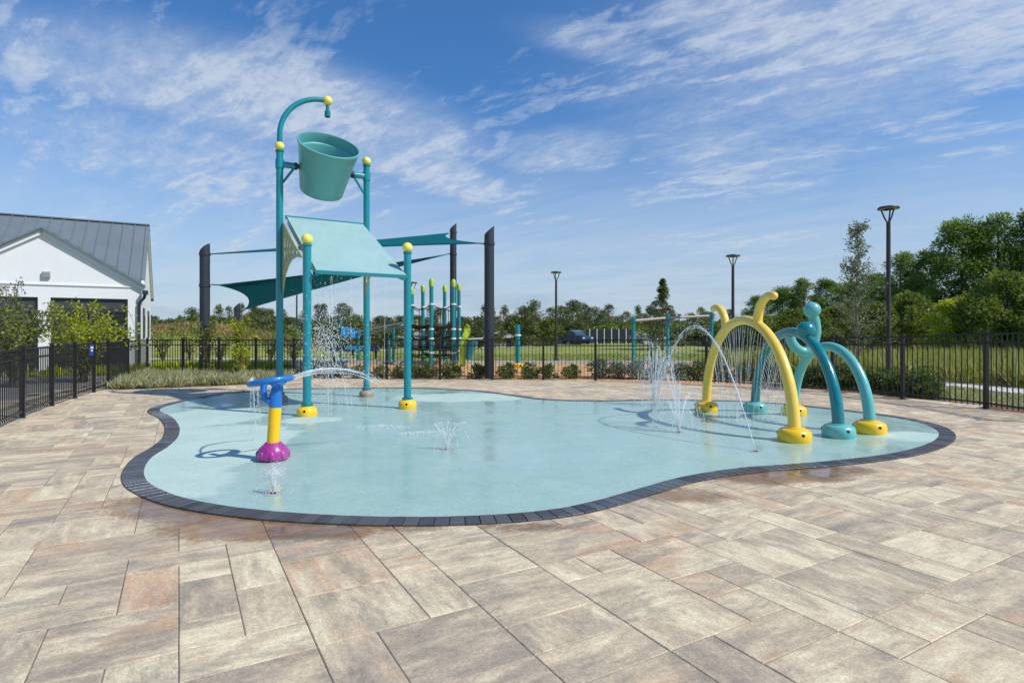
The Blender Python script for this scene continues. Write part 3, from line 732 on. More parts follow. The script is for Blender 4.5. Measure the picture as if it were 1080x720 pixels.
# bucket
t_ = R(38); bax = (math.cos(t_)*UP + math.sin(t_)*(-E2)).normalized(); bc = (p1+p3)/2 + UP*zp
Lb = 1.06; o0 = bc - bax*(Lb*0.47)
rb = lambda z: 0.435 + (0.605-0.435)*z/Lb
pr = [(0.0001, 0.0), (0.38, 0.0), (0.425, 0.015), (rb(.05), .05)] + [(rb(Lb*i/8), Lb*i/8) for i in range(1, 8)] + [(rb(Lb)-.008, Lb-.06), (rb(Lb)+.012, Lb-.05), (rb(Lb)+.016, Lb-.005), (rb(Lb)+.008, Lb), (rb(Lb)-.02, Lb), (rb(Lb)-.028, Lb-.02),
      (rb(Lb)-.035, Lb-.2), (rb(Lb)-.075, Lb-.215), (rb(Lb)-.085, Lb-.24), (rb(.5)-.07, .5), (rb(.2)-.06, .12), (0.3, .06), (0.0001, .06)]
MB().lathe(pr, o0, 56, bax, E1).build('bucket', BUCK, tower, angle=40)
# roof panel
zb, zf = 3.70, 2.42; sB, sF = 2.26, -0.13
def rp_(e1, s, dz=0): return p2 + E1*e1 + E2*s + UP*(zf + (zb-zf)*(s-sF)/(sB-sF) + dz)
nrm = (rp_(1, 0) - rp_(0, 0)).cross(rp_(0, 1) - rp_(0, 0)).normalized()
def plate(m, q, th):
    m.add([v for v in q] + [v - nrm*th for v in q], [(0, 1, 2, 3), (7, 6, 5, 4)] + [(i, 4+i, 4+(i+1) % 4, (i+1) % 4) for i in range(4)])
m = MB(); plate(m, [rp_(.12, sF), rp_(1.70, sF), rp_(1.68, sB), rp_(.13, sB)], 0.035); rf = m.build('roof_panel', ROOFA, tower, smooth=False)
m = MB()
m.bar(rp_(.09, sF-.02, -.02), rp_(1.73, sF-.02, -.02), 0.05, 0.06); m.bar(rp_(.10, sB+.025, -.02), rp_(1.71, sB+.025, -.02), 0.05, 0.07)
m.bar(rp_(.14, sF+.05, -.085), rp_(.15, sB-.05, -.085), 0.05, 0.08); m.bar(rp_(1.68, sF+.05, -.085), rp_(1.66, sB-.05, -.085), 0.05, 0.08)
m.build('roof_frame', DTEAL, rf)
for p, s in ((p2, 1), (p4, -1)):
    m = MB(); m.tube([p + UP*2.36 + E1*s*.07, p + UP*2.40 + E1*s*.17 + E2*.02], .03, 8); m.build('roof_bracket', DTEAL, rf)
# cut-out side panels (2D curve with holes turned into a mesh)
def side_panel(org, e1off):
    cu = bpy.data.curves.new('side_panel', 'CURVE'); cu.dimensions = '2D'; cu.fill_mode = 'BOTH'; cu.extrude = 0.012
    def spl(pts):
        s = cu.splines.new('POLY'); s.points.add(len(pts)-1); s.use_cyclic_u = True
        for p, q in zip(s.points, pts): p.co = (q[0], q[1], 0, 1)
    # x = distance forward from the back pole, y = height
    zt = lambda x: zb - 0.10 - (zb-zf)/(sB-sF)*x
    edge = [(0.0, 2.15), (0.10, 2.36), (0.25, 2.52), (0.5, 2.66), (0.8, 2.745), (1.2, 2.76), (1.62, 2.70)]
    spl([(0.0, zt(0)-.02)] + edge + [(1.66, zt(1.66))])
    def ell(cx, cy, a, b, r, n=20): return [(cx + a*math.cos(t)*math.cos(r) - b*math.sin(t)*math.sin(r), cy + a*math.cos(t)*math.sin(r) + b*math.sin(t)*math.cos(r)) for t in [2*math.pi*i/n for i in range(n)]]
    for e in ((.17, 3.02, .34, .085, 1.52), (.40, 3.02, .26, .075, 1.3), (.64, 2.98, .19, .07, 1.0), (.14, 2.54, .10, .045, 1.3), (.92, 2.91, .14, .06, .55), (1.22, 2.835, .10, .04, .1)): spl(ell(*e))
    ob = bpy.data.objects.new('tmp', cu); COL.objects.link(ob)
    dg = bpy.context.evaluated_depsgraph_get(); dg.update()
    me = bpy.data.meshes.new_from_object(ob.evaluated_get(dg)); bpy.data.objects.remove(ob)
    me.name = 'side_panel'; me.materials.clear(); me.materials.append(OLIVE)
    wl_ = world_loc(tower); base = org + E1*e1off
    for v in me.vertices:
        x, y, z = v.co; wv = base - E2*(x + .07) + UP*y + E1*z - wl_; v.co = wv
    me.update(); o = bpy.data.objects.new('side_panel', me); COL.objects.link(o); o.parent = tower
side_panel(p1, 0.05); side_panel(p3, -0.05)

# ------------------------------------------------------------------ spinner
sp0 = g(286, 487); sp0 = Vector((sp0.x, sp0.y + 0.05, 0))
spin = thing('ring_spinner', 'low water spinner with blue ring, yellow post and magenta base', 'water spinner', sp0)
m = MB(); prof = [(.135, .012), (.158, .03), (.162, .08), (.145, .14), (.10, .185), (.08, .205)]; m.lathe(prof, sp0, 28)
for i in range(8):
    a = i*math.pi/4 + .3; f = Vector((math.cos(a), math.sin(a), 0)); m.sphere(sp0 + f*.142 + UP*.075, .036, 10, 8, 1.5)
m.build('base_cover', MAG, spin)
top = sp0 + Vector((0.03, 0, 0)); lean = Vector((0.035, 0, 0))
MB().tube([sp0 + UP*.2, sp0 + lean*.7 + UP*.585], .065, 20).build('post', YEL, spin)
m = MB(); m.tube([sp0 + lean*.7 + UP*.585, sp0 + lean*.8 + UP*.70, sp0 + lean + UP*.76, sp0 + lean + UP*.83], [.066, .066, .056, .042], 20)
m.tube([sp0 + lean + UP*.64 + Vector((-.05, -.02, 0)), sp0 + lean + UP*.68 + Vector((-.12, -.03, 0)), sp0 + lean + UP*.78 + Vector((-.13, -.02, 0)), sp0 + lean + UP*.86 + Vector((-.13, 0, 0))], .036, 12)
hd = m.build('swivel_head', BLUE, spin)
m = MB(); ax_ = Vector((-0.17, 0.05, 1)).normalized(); rc = sp0 + Vector((-0.03, .02, .865)); m.torus(rc, ax_, .215, .032, 48, 14)
xa = ax_.orthogonal().normalized(); ya = ax_.cross(xa)
for f in (Vector((.5, -1, 0)), Vector((.5, 1, 0))):
    f = (f - ax_*ax_.dot(f)).normalized(); m.tube([sp0 + lean + UP*.80, rc + f*.17 - UP*.03, rc + f*.215], .026, 8)
m.build('ring', BLUE, spin)

# ------------------------------------------------------------------ arches
def arch_pts(a, b, h, n=48, pw=1.0):
    out = []
    for i in range(n+1):
        t = math.pi*i/n; c = -math.cos(t); s = math.sin(t)
        c = math.copysign(abs(c)**pw, c)
        out.append(a.lerp(b, (c+1)/2) + UP*(0.05 + (h-.05)*(s**0.92 if s > 1e-6 else 0)))
    return out
ya_, yb_ = Vector((3.43, 10.28, 0)), Vector((3.60, 7.42, 0))
yel = thing('yellow_arch', 'yellow splash arch with two curled horns spraying water inward', 'splash arch', (ya_+yb_)/2)
YP = arch_pts(ya_, yb_, 1.58); m = MB(); m.tube(YP, [.077-.008*math.sin(math.pi*i/48) for i in range(49)], 20); ar = m.build('arch_pipe', ARCHY, yel)
dome('base_cover', ya_, YEL, yel, .20, .16); dome('base_cover', yb_, YEL, yel, .205, .165)
dA = (yb_-ya_).normalized()
def horn(i, s, hgt, out_):
    b0 = YP[i]; pts = catmull([b0 + UP*.0, b0 + UP*(hgt*.30) + dA*s*.01, b0 + UP*hgt*.62 + dA*s*out_*.14, b0 + UP*hgt*.88 + dA*s*out_*.42, b0 + UP*hgt*1.0 + dA*s*out_*.75, b0 + UP*hgt*.97 + dA*s*out_*1.02], 6, False)
    m = MB(); n = len(pts); m.tube(pts, [.068 - .014*j/n for j in range(n)], 16); m.sphere(pts[-1], .058, 16, 10); m.build('horn', ARCHY, yel)
horn(29, 1, .40, .44); horn(17, -1, .38, .46)

ta, tb = Vector((4.26, 10.2, 0)), Vector((4.33, 7.72, 0))
dk = thing('dark_teal_arch', 'dark teal splash arch with a round ball near its top', 'splash arch', (ta+tb)/2)
TP = arch_pts(ta, tb, 1.40); MB().tube(TP, [.077-.008*math.sin(math.pi*i/48) for i in range(49)], 20).build('arch_pipe', DTEAL, dk)
dome('base_cover', ta, AQUA, dk, .20, .16); dome('base_cover', tb, AQUA, dk, .205, .165)
bi = 29
MB().sphere(TP[bi] + Vector((0.0, -.03, .085)), .135, 28, 18).build('ball', DTEAL, dk)
la, lb = Vector((4.72, 9.75, 0)), Vector((4.93, 8.02, 0))
lt = thing('pale_aqua_arch', 'pale aqua splash arch with a curled neck carrying a ball head', 'splash arch', (la+lb)/2)
LP = arch_pts(la, lb, 1.18); MB().tube(LP, [.077-.008*math.sin(math.pi*i/48) for i in range(49)], 20).build('arch_pipe', AQUA, lt)
dome('base_cover', la, YEL, lt, .20, .16); dome('base_cover', lb, YEL, lt, .205, .165)
def Q(u, v, y=9.05): return P(u, v, y)
neck = catmull([Q(833, 354), Q(835, 361), Q(841, 368), Q(849, 371), Q(856, 366), Q(859.5, 356), Q(860.5, 346), Q(858.5, 336), Q(857, 332)], 6, False)
MB().tube(neck, [.075]*len(neck), 16).build('neck', AQUA, lt); MB().sphere(Q(833, 354), .075, 16, 10).build('neck_end', AQUA, lt)
MB().sphere(Q(856.6, 327), .125, 28, 18).build('ball', AQUA, lt)

# ------------------------------------------------------------------ water
OCT_V = np.array([(1,0,0),(-1,0,0),(0,1,0),(0,-1,0),(0,0,1),(0,0,-1)], float); OCT_F = np.array([(0,2,4),(2,1,4),(1,3,4),(3,0,4),(2,0,5),(1,2,5),(3,1,5),(0,3,5)])
def traj(p, v, tmax=3.0, zmin=0.02, dt=0.02):
    out = []; t = 0
    while t < tmax:
        q = p + v*t + Vector((0, 0, -4.9*t*t)); out.append(q)
        if q.z < zmin and t > 0.05: break
        t += dt
    return out
class Water:
    def __init__(s): s.m = MB(); s.d = []; s.rng = random.Random(21)
    def stream(s, p, v, r=.008, tmax=3.0, brk=0.25, spread=.03, drops=1.0, zmin=.02):
        pts = traj(Vector(p), Vector(v), tmax, zmin); n = len(pts)
        i = 0
        while i < n-1:
            f = i/n
            ln = s.rng.randint(4, 9) if f < brk else s.rng.randint(2, 4)
            seg = pts[i:i+ln+1]
            if len(seg) > 1:
                j = s.rng.uniform(0, spread*f*.4)
                o = Vector((s.rng.gauss(0, j), s.rng.gauss(0, j), s.rng.gauss(0, j)))
                k_ = len(seg); s.m.tube([q+o for q in seg], [.8*r*(0.45 + .75*math.sin(math.pi*(a+.5)/k_))*(1-.25*f) for a in range(k_)], 6)
            i += ln + (0 if f < brk else s.rng.choice((0, 1, 1)))
        for q in pts:
            f = (q-pts[0]).length/((pts[-1]-pts[0]).length+.01)
            for _ in range(int(drops*(0.8+4.0*min(f, 1))+s.rng.random())):
                sg_ = spread*(.25+f); s.d.append((q + Vector((s.rng.gauss(0, sg_), s.rng.gauss(0, sg_), s.rng.gauss(0, sg_))), r*s.rng.uniform(.2, .6)))
        return pts[-1]
    def splash(s, c, rad=.15, n=30, h=.10, r=.006):
        for _ in range(n):
            a = s.rng.uniform(0, 6.28); q = rad*math.sqrt(s.rng.random()); s.d.append((Vector(c) + Vector((q*math.cos(a), q*math.sin(a), s.rng.uniform(0.005, h)*(1-q/rad*.6))), r*s.rng.uniform(.4, 1.2)))
    def done(s, name, label, loc, parts=('stream', 'droplets'), mat=None):
        root = thing(name, label, 'water jet', loc, None)
        if s.m.v: s.m.build('stream', mat or WATER, root)['kind'] = 'stuff'
        s.d = [x for x in s.d if x[0].z > .015]
        if s.d:
            C = np.array([tuple(a) for a, b in s.d]) - np.array(tuple(world_loc(root))); r = np.array([b for a, b in s.d])
            V = (C[:, None, :] + OCT_V[None]*np.array([.8, .8, 1.9])*r[:, None, None]).reshape(-1, 3); Fq = (np.arange(len(C))[:, None, None]*6 + OCT_F[None]).reshape(-1, 3)
            o = bpy.data.objects.new('droplets', np_mesh('droplets', V, Fq, DROPS)); COL.objects.link(o); o.parent = root; o['kind'] = 'stuff'
        return root
# inward curtain from the yellow arch
W = Water(); cen = (ya_+yb_)/2 + UP*.75
for i in range(8, 42):
    p = YP[i]; d = (cen-p).normalized()
    if 0 < i < 48:
        for s in (0,):
            W.stream(p + d*.085, d*random.uniform(.7, 1.15) + Vector((random.gauss(.0, .10), random.gauss(0, .05), 0)), .0042, brk=.9, spread=.018, drops=.15)
W.splash((3.55, 8.9, .012), .7, 240, .08)
W.done('water_curtain', 'fine curtain of water streaming down inside the yellow arch', (3.55, 8.9, 0))
W = Water(); cen = (ta+tb)/2 + UP*.6
for i in range(4, 22):
    p = TP[i]; d = (cen-p).normalized(); W.stream(p + d*.085, d*random.uniform(.9, 1.5), .0042, brk=.9, spread=.02, drops=.2)
W.splash((4.3, 9.3, .012), .5, 140, .07)
W.done('water_curtain', 'thin water streams falling from the far leg of the dark teal arch', (4.3, 9.2, 0))
# long jet over the yellow arch
j0 = g(797, 477); j1 = g(688, 436); tt = 2*math.sqrt(2*1.50/9.8); v0 = (j1-j0)/tt + UP*(9.8*tt/2)
W = Water()
for i in range(3): W.stream(j0, v0*random.uniform(.985, 1.01), .010, brk=.35, spread=.05, drops=1.1)
W.splash(j1, .3, 90, .12); W.splash(j0, .08, 20, .04)
W.done('water_jet', 'long arching jet rising from the near pad edge past the yellow arch', j0)
# fan at the middle of the right half
f0 = g(716, 457); W = Water()
for (dx, dy, vz, n) in ((-.55, .3, 3.0, 2), (-.35, .5, 3.9, 2), (-.12, .9, 4.4, 2), (.15, .6, 3.6, 2), (.75, .8, 3.2, 2), (.35, -.1, 2.6, 1), (-.85, .2, 2.3, 1), (-.2, -.2, 3.1, 1)):
    for _ in range(n): W.stream(f0, Vector((dx*1.0+random.gauss(0, .06), dy+random.gauss(0, .1), vz)), .009, brk=.22, spread=.06, drops=1.3)
W.splash(f0, .35, 140, .12)
W.done('water_jet', 'spreading fan of water from the pad left of the yellow arch', f0)
f1 = g(690, 428); W = Water()
for (dx, dy, vz) in ((-.4, 0, 4.3), (-.15, .2, 4.9), (.2, .1, 4.7), (.5, -.1, 4.2), (.05, -.3, 4.5), (-.75, .1, 3.8), (.85, .1, 4.4)):
    for _ in range(2): W.stream(f1, Vector((dx*.65+random.gauss(0, .04), dy, vz+random.gauss(0, .08))), .009, brk=.15, spread=.07, drops=1.4)
W.splash(f1, .4, 140, .15)
W.done('water_jet', 'tall bursting jet at the far pad edge in front of the swing frame', f1)
f2 = g(471, 475); W = Water()
for (dx, dy) in ((-.58, .1), (-.28, -.1), (.03, .15), (.32, -.05), (.66, .1)):
    W.stream(f2, Vector((dx, dy, 2.55+random.gauss(0, .1))), .008, brk=.6, spread=.025, drops=.8, tmax=.33)
    W.stream(f2, Vector((dx, dy, 2.2)), .005, brk=.2, spread=.04, drops=.9)
W.splash(f2, .25, 110, .03)
W.done('water_jet', 'small crown shaped jet with five thin streams at the pad centre', f2)
f3 = g(288, 522); W = Water()
for i in range(9):
    a = (i-4)/4; W.stream(f3, Vector((a*.22, random.gauss(.05, .05), 2.15-abs(a)*.25)), .008, brk=.5, spread=.03, drops=1.2, tmax=.26)
W.splash(f3, .18, 60, .05)
W.done('water_jet', 'short white fan of water right in front of the magenta base', f3, mat=MIST)
W = Water(); e = rc + (Vector((1, .1, 0)) - ax_*ax_.dot(Vector((1, .1, 0)))).normalized()*.24
for i in range(6): W.stream(e + Vector((random.gauss(0, .008), 0, random.gauss(0, .014))), Vector((2.6+random.gauss(0, .12), 2.3+random.gauss(0, .15), 1.05+random.gauss(0, .07))), .008, brk=.5, spread=.05, drops=1.6, tmax=random.uniform(.22, .34))
W.done('water_jet', 'flat jet shooting right from the blue spinner ring', e, mat=MIST)
W = Water(); e = rc + (Vector((-1, .1, 0)) - ax_*ax_.dot(Vector((-1, .1, 0)))).normalized()*.24
for i in range(4): W.stream(e, Vector((-.9+random.gauss(0, .06), 2.2+random.gauss(0, .08), 1.0)), .010, brk=.5, spread=.03, drops=.7)
W.done('water_jet', 'thin jet falling left from the blue spinner ring', e)
# spray and drips under the roof
W = Water(); c0 = p2 + Vector((.15, .25, 1.35))
for _ in range(1700):
    W.d.append((c0 + Vector((random.gauss(.08, .2), random.gauss(0, .25), random.gauss(-.2, .45))), random.uniform(.0035, .010)))
for _ in range(4): W.stream(p2 + Vector((.06, .1, 1.45)), Vector((random.gauss(.7, .25), random.gauss(.4, .3), random.uniform(.2, .8))), .005, brk=.1, spread=.12, drops=1.6)
for _ in range(5):
    e1_ = random.uniform(.2, 1.68); W.stream(rp_(e1_, sF-.05, -.07), Vector((random.gauss(0, .1), -.1, -.1)), .004, brk=.05, spread=.03, drops=.35)
for _ in range(900):
    s_ = random.uniform(-.2, 2.0); W.d.append((p2 + E1*random.uniform(.0, 1.9) + E2*s_ + UP*random.uniform(.1, 2.6), random.uniform(.003, .0075)))
W.done('water_spray', 'loose spray of droplets hanging between the teal tower poles', c0)
for u, v, rr, lab in ((404, 452, .5, 'flat white splash on the pad left of the small crown jet'), (448, 459, .45, 'flat white splash close beside the small crown jet'), (800, 445, .5, 'flat white splash on the pad under the yellow arch')):
    c = g(u, v); W = Water()
    for _ in range(260):
        a = random.uniform(0, 6.28); q = math.sqrt(random.random()); W.d.append((c + Vector((q*rr*.8*math.cos(a), q*rr*.35*math.sin(a), .02 + .05*(1-q)*random.random())), random.uniform(.003, .008)))
    W.done('water_splash', lab, c)

for c, lab in ((f0, 'nozzle of the fan left of the yellow arch'), (f1, 'nozzle at the far pad edge below the tall bursting jet'), (f2, 'nozzle at the pad centre below the crown shaped jet'), (f3, 'nozzle in front of the magenta base'), (j0, 'nozzle at the near pad edge below the long arching jet')):
    q = Vector((c.x, c.y, .0125)); root = thing('spray_nozzle', 'small round metal ' + lab, 'nozzle', q)
    MB().lathe([(.075, 0), (.075, .003), (.045, .005), (.001, .005)], q, 20).build('plate', GREYM, root); MB().lathe([(.028, .0), (.026, .009), (.001, .009)], q, 14).build('jet_opening', HOLE, root)

# ------------------------------------------------------------------ shade posts and sails
def shade_post(p, h, r, label):
    m = MB(); seg = 24; p = Vector(p)
    vs = []; 
    for k_ in range(seg):
        a = 2*math.pi*k_/seg; vs.append((p.x + r*math.cos(a), p.y + r*math.sin(a), p.z))
    for k_ in range(seg):
        a = 2*math.pi*k_/seg; vs.append((p.x + r*math.cos(a), p.y + r*math.sin(a), p.z + h + .9*r*math.cos(a)))
    m.add(vs, [(k_, (k_+1) % seg, seg+(k_+1) % seg, seg+k_) for k_ in range(seg)] + [tuple(seg+k_ for k_ in range(seg))])
    root = thing('shade_post', label, 'shade post', p)
    m.build('post', CHAR, root)
    MB().lathe([(r*1.9, .0), (r*1.9, .03), (r*1.02, .05)], p + UP*.0, 24).build('base_plate', CHAR, root)
    return root
def ring_lug(root, c, r):
    c = Vector(c); m = MB(); m.lathe([(r+.004, -.05), (r+.018, -.045), (r+.018, .045), (r+.004, .05)], c, 24); m.build('collar', CHAR, root)
LPp = P(216, 350, 19.0); LPp.z = -.06
RPp = P(516, 350, 17.65); RPp.z = -.05
BPp = P(478, 350, 26.3); BPp.z = -.06
FPp = P(250, 350, 28.0); FPp.z = -.2
s1 = shade_post(LPp, 4.20, .155, 'dark shade post nearest the white building, holding two sails')
s2 = shade_post(RPp, 4.52, .15, 'thick dark shade post with slanted top just behind the far fence')
s3 = shade_post(BPp, 6.22, .15, 'tall dark shade post standing behind the climbing frame posts')
s4 = shade_post(FPp, 2.85, .14, 'short dark shade post far back above the leafy shrubs')
def sail(A, B, C, label, pull=.16, ends=None):
    A, B, C = map(Vector, (A, B, C)); G_ = (A+B+C)/3; bd = []
    for a, b in ((A, B), (B, C), (C, A)):
        mid = (a+b)/2; mid = mid + (G_-mid)*pull*2.2
        for i in range(16):
            t = i/16; bd.append(a*(1-t)**2 + mid*2*t*(1-t) + b*t*t)
    n = len(bd); rr_ = [0.0, .25, .5, .75, 1.0]; vs = [G_]; fs = []
    for r in rr_[1:]: vs += [G_ + (p-G_)*r - UP*.10*(1-r) for p in bd]
    nn = (B-A).cross(C-A).normalized()
    tri = [(0, 1+i, 1+(i+1) % n) for i in range(n)]
    for k_ in range(3):
        o0_, o1_ = 1+k_*n, 1+(k_+1)*n; tri += [(o0_+i, o1_+i, o1_+(i+1) % n, o0_+(i+1) % n) for i in range(n)]
    N = len(vs); m = MB(); m.add(vs + [v - nn*.008 for v in vs], tri + [tuple(N+i for i in reversed(f)) for f in tri] + [(1+3*n+i, N+1+3*n+i, N+1+3*n+(i+1) % n, 1+3*n+(i+1) % n) for i in range(n)])
    root = thing('shade_sail', label, 'shade sail', G_); m.build('fabric', SAIL, root)
    for P_, e in zip((A, B, C), ends): MB().tube([P_, e], .018, 8).build('tension_cable', CHAR, root)
    mm = MB(); mm.tube(bd + [bd[0]], .022, 6, False); mm.build('edge_webbing', SAIL, root)
cA1, cB1, cC1 = P(228, 267.5, 19.0), P(473, 246, 26.1), P(502, 256.5, 17.7)
sail(cA1, cB1, cC1, 'upper teal shade sail stretched right to the tall dark posts', .16, [P(222, 268, 19), P(476, 245, 26.2), P(512, 257, 17.65)])
ring_lug(s1, (LPp.x, LPp.y, P(222, 268, 19).z), .155); ring_lug(s1, (LPp.x, LPp.y, P(222, 301, 19).z), .155); ring_lug(s2, (RPp.x, RPp.y, P(512, 257, 17.65).z), .15)
ring_lug(s3, (BPp.x, BPp.y, P(476, 245, 26.3).z), .15); ring_lug(s3, (BPp.x, BPp.y, P(474, 268, 26.3).z), .15); ring_lug(s4, (FPp.x, FPp.y, 2.5), .14)
sail(P(231, 300.5, 19.0), P(259, 326, 27.7), P(468, 269, 26.1), 'lower dark teal shade sail dipping behind the bucket tower roof', .15, [P(223, 300, 19), P(252, 329, 28), P(475, 267, 26.2)])

# ------------------------------------------------------------------ lamps
def lamp(u, vtop, y, label, r=.07, head=.29, zb_=-.06):
    p = P(u, 350, y); p.z = zb_; zt_ = CH + (V0-vtop)*y/F; root = thing('street_lamp', label, 'street lamp', p)
    m = MB(); m.tube([p, p + UP*(zt_-zb_-.42)], [r, r*.82], 16); m.lathe([(r*1.8, 0), (r*1.8, .12), (r*1.05, .16)], p, 16); m.build('pole', BRONZE, root)
    h = Vector((p.x, p.y, zt_)); m = MB()
    for a in range(3):
        an = a*2*math.pi/3 + .2; f = Vector((math.cos(an), math.sin(an), 0)); m.tube([h - UP*.44 + f*.03, h - UP*.3 + f*.1, h - UP*.05 + f*(head-.1)], .022, 8)
    m.build('yoke', BRONZE, root)
    m = MB(); m.lathe([(head*.2, -.03), (head*.98, -.045), (head, -.02), (head*.9, .02), (head*.3, .05), (.001, .055)], h, 28); o = m.build('lamp_head', BRONZE, root)
    MB().lathe([(head*.86, -.052), (head*.86, -.046), (head*.5, -.046), (head*.5, -.052)], h, 24).build('lens', LENS, o)
lamp(937, 219, 17.3, 'nearest bronze street lamp, beside the young tree outside the right fence')
lamp(773, 269.5, 24.7, 'bronze street lamp rising directly behind the yellow arch')
lamp(586.5, 287, 31, 'bronze street lamp alone on the grass at centre', zb_=-.14)
lamp(435.5, 298, 38, 'distant bronze street lamp half hidden behind the front teal tower pole', zb_=-.28)
lamp(313, 306, 44, 'distant thin street lamp seen between the two left tower poles', zb_=-.4, head=.25)

# ------------------------------------------------------------------ building
C0 = Vector((-14.4, 22.6, 0)); BE = Vector((.87, .493, 0)).normalized(); BN = Vector((-BE.y, BE.x, 0))
def B(a, s, z): return C0 - BE*a + BN*s + UP*z
EV, RZ, RS, WA, WZ, LEN = 3.13, 6.05, 4.0, 3.03, 5.02, 15.0
bld = thing('white_building', 'white gabled building with grey metal roof and dark glazed openings', 'building', B(4, 2, 0))
def poly_slab(m, pts, off):
    n = len(pts); pts = [Vector(p) for p in pts]; off = Vector(off)
    m.add(pts + [p + off for p in pts], [tuple(range(n)), tuple(reversed(range(n, 2*n)))] + [(i, n+i, n+(i+1) % n, (i+1) % n) for i in range(n)])
m = MB(); thk = BN*0.2
OP = [(.43, 2.79), (3.15, 5.6)]; OZ = 2.66
def wallrect(a0, a1, z0, z1): poly_slab(m, [B(a0, 0, z0), B(a0, 0, z1), B(a1, 0, z1), B(a1, 0, z0)], thk)
wallrect(0, .43, -.1, OZ); wallrect(2.79, 3.15, -.1, OZ); wallrect(5.6, 9.0, -.1, OZ); wallrect(10.2, LEN, -.1, OZ); wallrect(9.0, 10.2, -.1, .9); wallrect(9.0, 10.2, 2.3, OZ)
wallrect(0, LEN, OZ, EV)
poly_slab(m, [B(0.0, 0, EV), B(WA, 0, WZ), B(2*WA, 0, EV)], thk)
poly_slab(m, [B(0, .2, -.1), B(0, 8, -.1), B(0, 8, EV), B(0, RS, RZ), B(0, .2, EV+.15)], -BE*.2)
poly_slab(m, [B(LEN, .2, -.1), B(LEN, 8, -.1), B(LEN, 8, EV), B(LEN, RS, RZ), B(LEN, .2, EV+.15)], BE*.2)
poly_slab(m, [B(.2, 8, -.1), B(.2, 8, EV), B(LEN-.2, 8, EV), B(LEN-.2, 8, -.1)], -thk)
m.build('wall', WHITE, bld, smooth=False)
# band trim above the openings and rake boards
m = MB(); m.bar(B(-.02, -.02, EV+.0), B(2*WA, -.02, EV+.0), .04, .05)
m.bar(B(-.12, -.05, EV-.06), B(WA+.02, -.05, WZ+.035), .10, .18); m.bar(B(2*WA+.12, -.05, EV-.06), B(WA-.02, -.05, WZ+.035), .10, .18)
m.bar(B(-.05, 0.02, EV+.02), B(-.05, RS, RZ-.03), .10, .18); m.bar(B(-.05, 8.05, EV+.02), B(-.05, RS, RZ-.03), .10, .18); m.build('fascia', TRIM, bld, smooth=False)
# roofs with standing seams
m = MB(); th = UP*.07
def roofquad(a, b, c, d): poly_slab(m, [a, b, c, d], th)
ov_ = .12
sl = (RZ-EV)/RS
sF0 = .22
roofquad(B(-ov_, sF0, EV+sF0*sl+.06), B(-ov_, RS, RZ+.06), B(2*WA+.1, RS, RZ+.06), B(2*WA+.1, sF0, EV+sF0*sl+.06))
roofquad(B(2*WA+.1, -.25, EV-.25*sl+.06), B(2*WA+.1, RS, RZ+.06), B(LEN+ov_, RS, RZ+.06), B(LEN+ov_, -.25, EV-.25*sl+.06))
roofquad(B(LEN+ov_, RS, RZ+.06), B(-ov_, RS, RZ+.06), B(-ov_, 8.3, EV-.3*sl+.06), B(LEN+ov_, 8.3, EV-.3*sl+.06)[:] and B(LEN+ov_, 8.3, EV-.3*sl+.06))
a = 0.0
while a < LEN:
    s0_ = -.25 if a > 2*WA+.1 else .24
    m.bar(B(a, s0_, EV+s0_*sl+.15), B(a, RS, RZ+.15), .03, .05); m.bar(B(a, 8.3, EV-.3*sl+.15), B(a, RS, RZ+.15), .03, .05); a += .42
m.bar(B(-ov_, RS, RZ+.14), B(LEN+ov_, RS, RZ+.14), .25, .05)
m.build('roof', ROOFM, bld, smooth=False)
m = MB(); wsl = (WZ-EV)/WA; sw = (WZ-EV)/sl
for sgn in (1, -1):
    ae = WA - sgn*(WA+.15); ze = EV - .15*wsl
    q = [B(ae, -.22, ze+.10), B(WA, -.22, WZ+.10), B(WA, sw+.15, WZ+.10), B(ae, -.1, ze+.10)]
    if sgn < 0: q = list(reversed(q))
    poly_slab(m, q, th)
    for j in range(1, 9):
        f = j/9; aa = ae + (WA-ae)*f; zz_ = ze + (WZ-ze)*f
        m.bar(B(aa, -.22, zz_+.19), B(aa, -.1 + (sw+.2)*f, zz_+.19), .03, .04)
m.build('gable_roof', ROOFM, bld, smooth=False)
for (a0, a1) in OP:
    f = MB(); z1 = OZ-.003
    for aa in (a0+.04, a1-.04, (a0+a1)/2): f.bar(B(aa, .1, -.05), B(aa, .1, z1-.04), .07, .06)
    for z in (z1-.04, 2.2, 1.0): f.bar(B(a0+.01, .098, z), B(a1-.01, .098, z), .05, .07)
    fo = f.build('glazed_opening', FRAME, bld, smooth=False)
    mm = MB(); poly_slab(mm, [B(a0, .14, -.05), B(a0, .14, OZ), B(a1, .14, OZ), B(a1, .14, -.05)], BN*.02); mm.build('pane', GLASSD, fo, smooth=False)
    MB().obox(B((a0+a1)/2, .12, 2.43), BE*((a1-a0)/2-.09), BN*.012, UP*.17).build('blind', FRAME, fo, smooth=False)
wo_ = MB()
for aa in (9.03, 10.17): wo_.bar(B(aa, .05, .9), B(aa, .05, 2.3), .06, .06)
wo_.bar(B(9.0, .05, 2.27), B(10.2, .05, 2.27), .06, .06); wo_.bar(B(9.0, .05, .93), B(10.2, .05, .93), .06, .06); wo_ = wo_.build('window', FRAME, bld, smooth=False)
mm = MB(); poly_slab(mm, [B(9, .1, .9), B(9, .1, 2.3), B(10.2, .1, 2.3), B(10.2, .1, .9)], BN*.02); mm.build('pane', GLASSD, wo_, smooth=False)
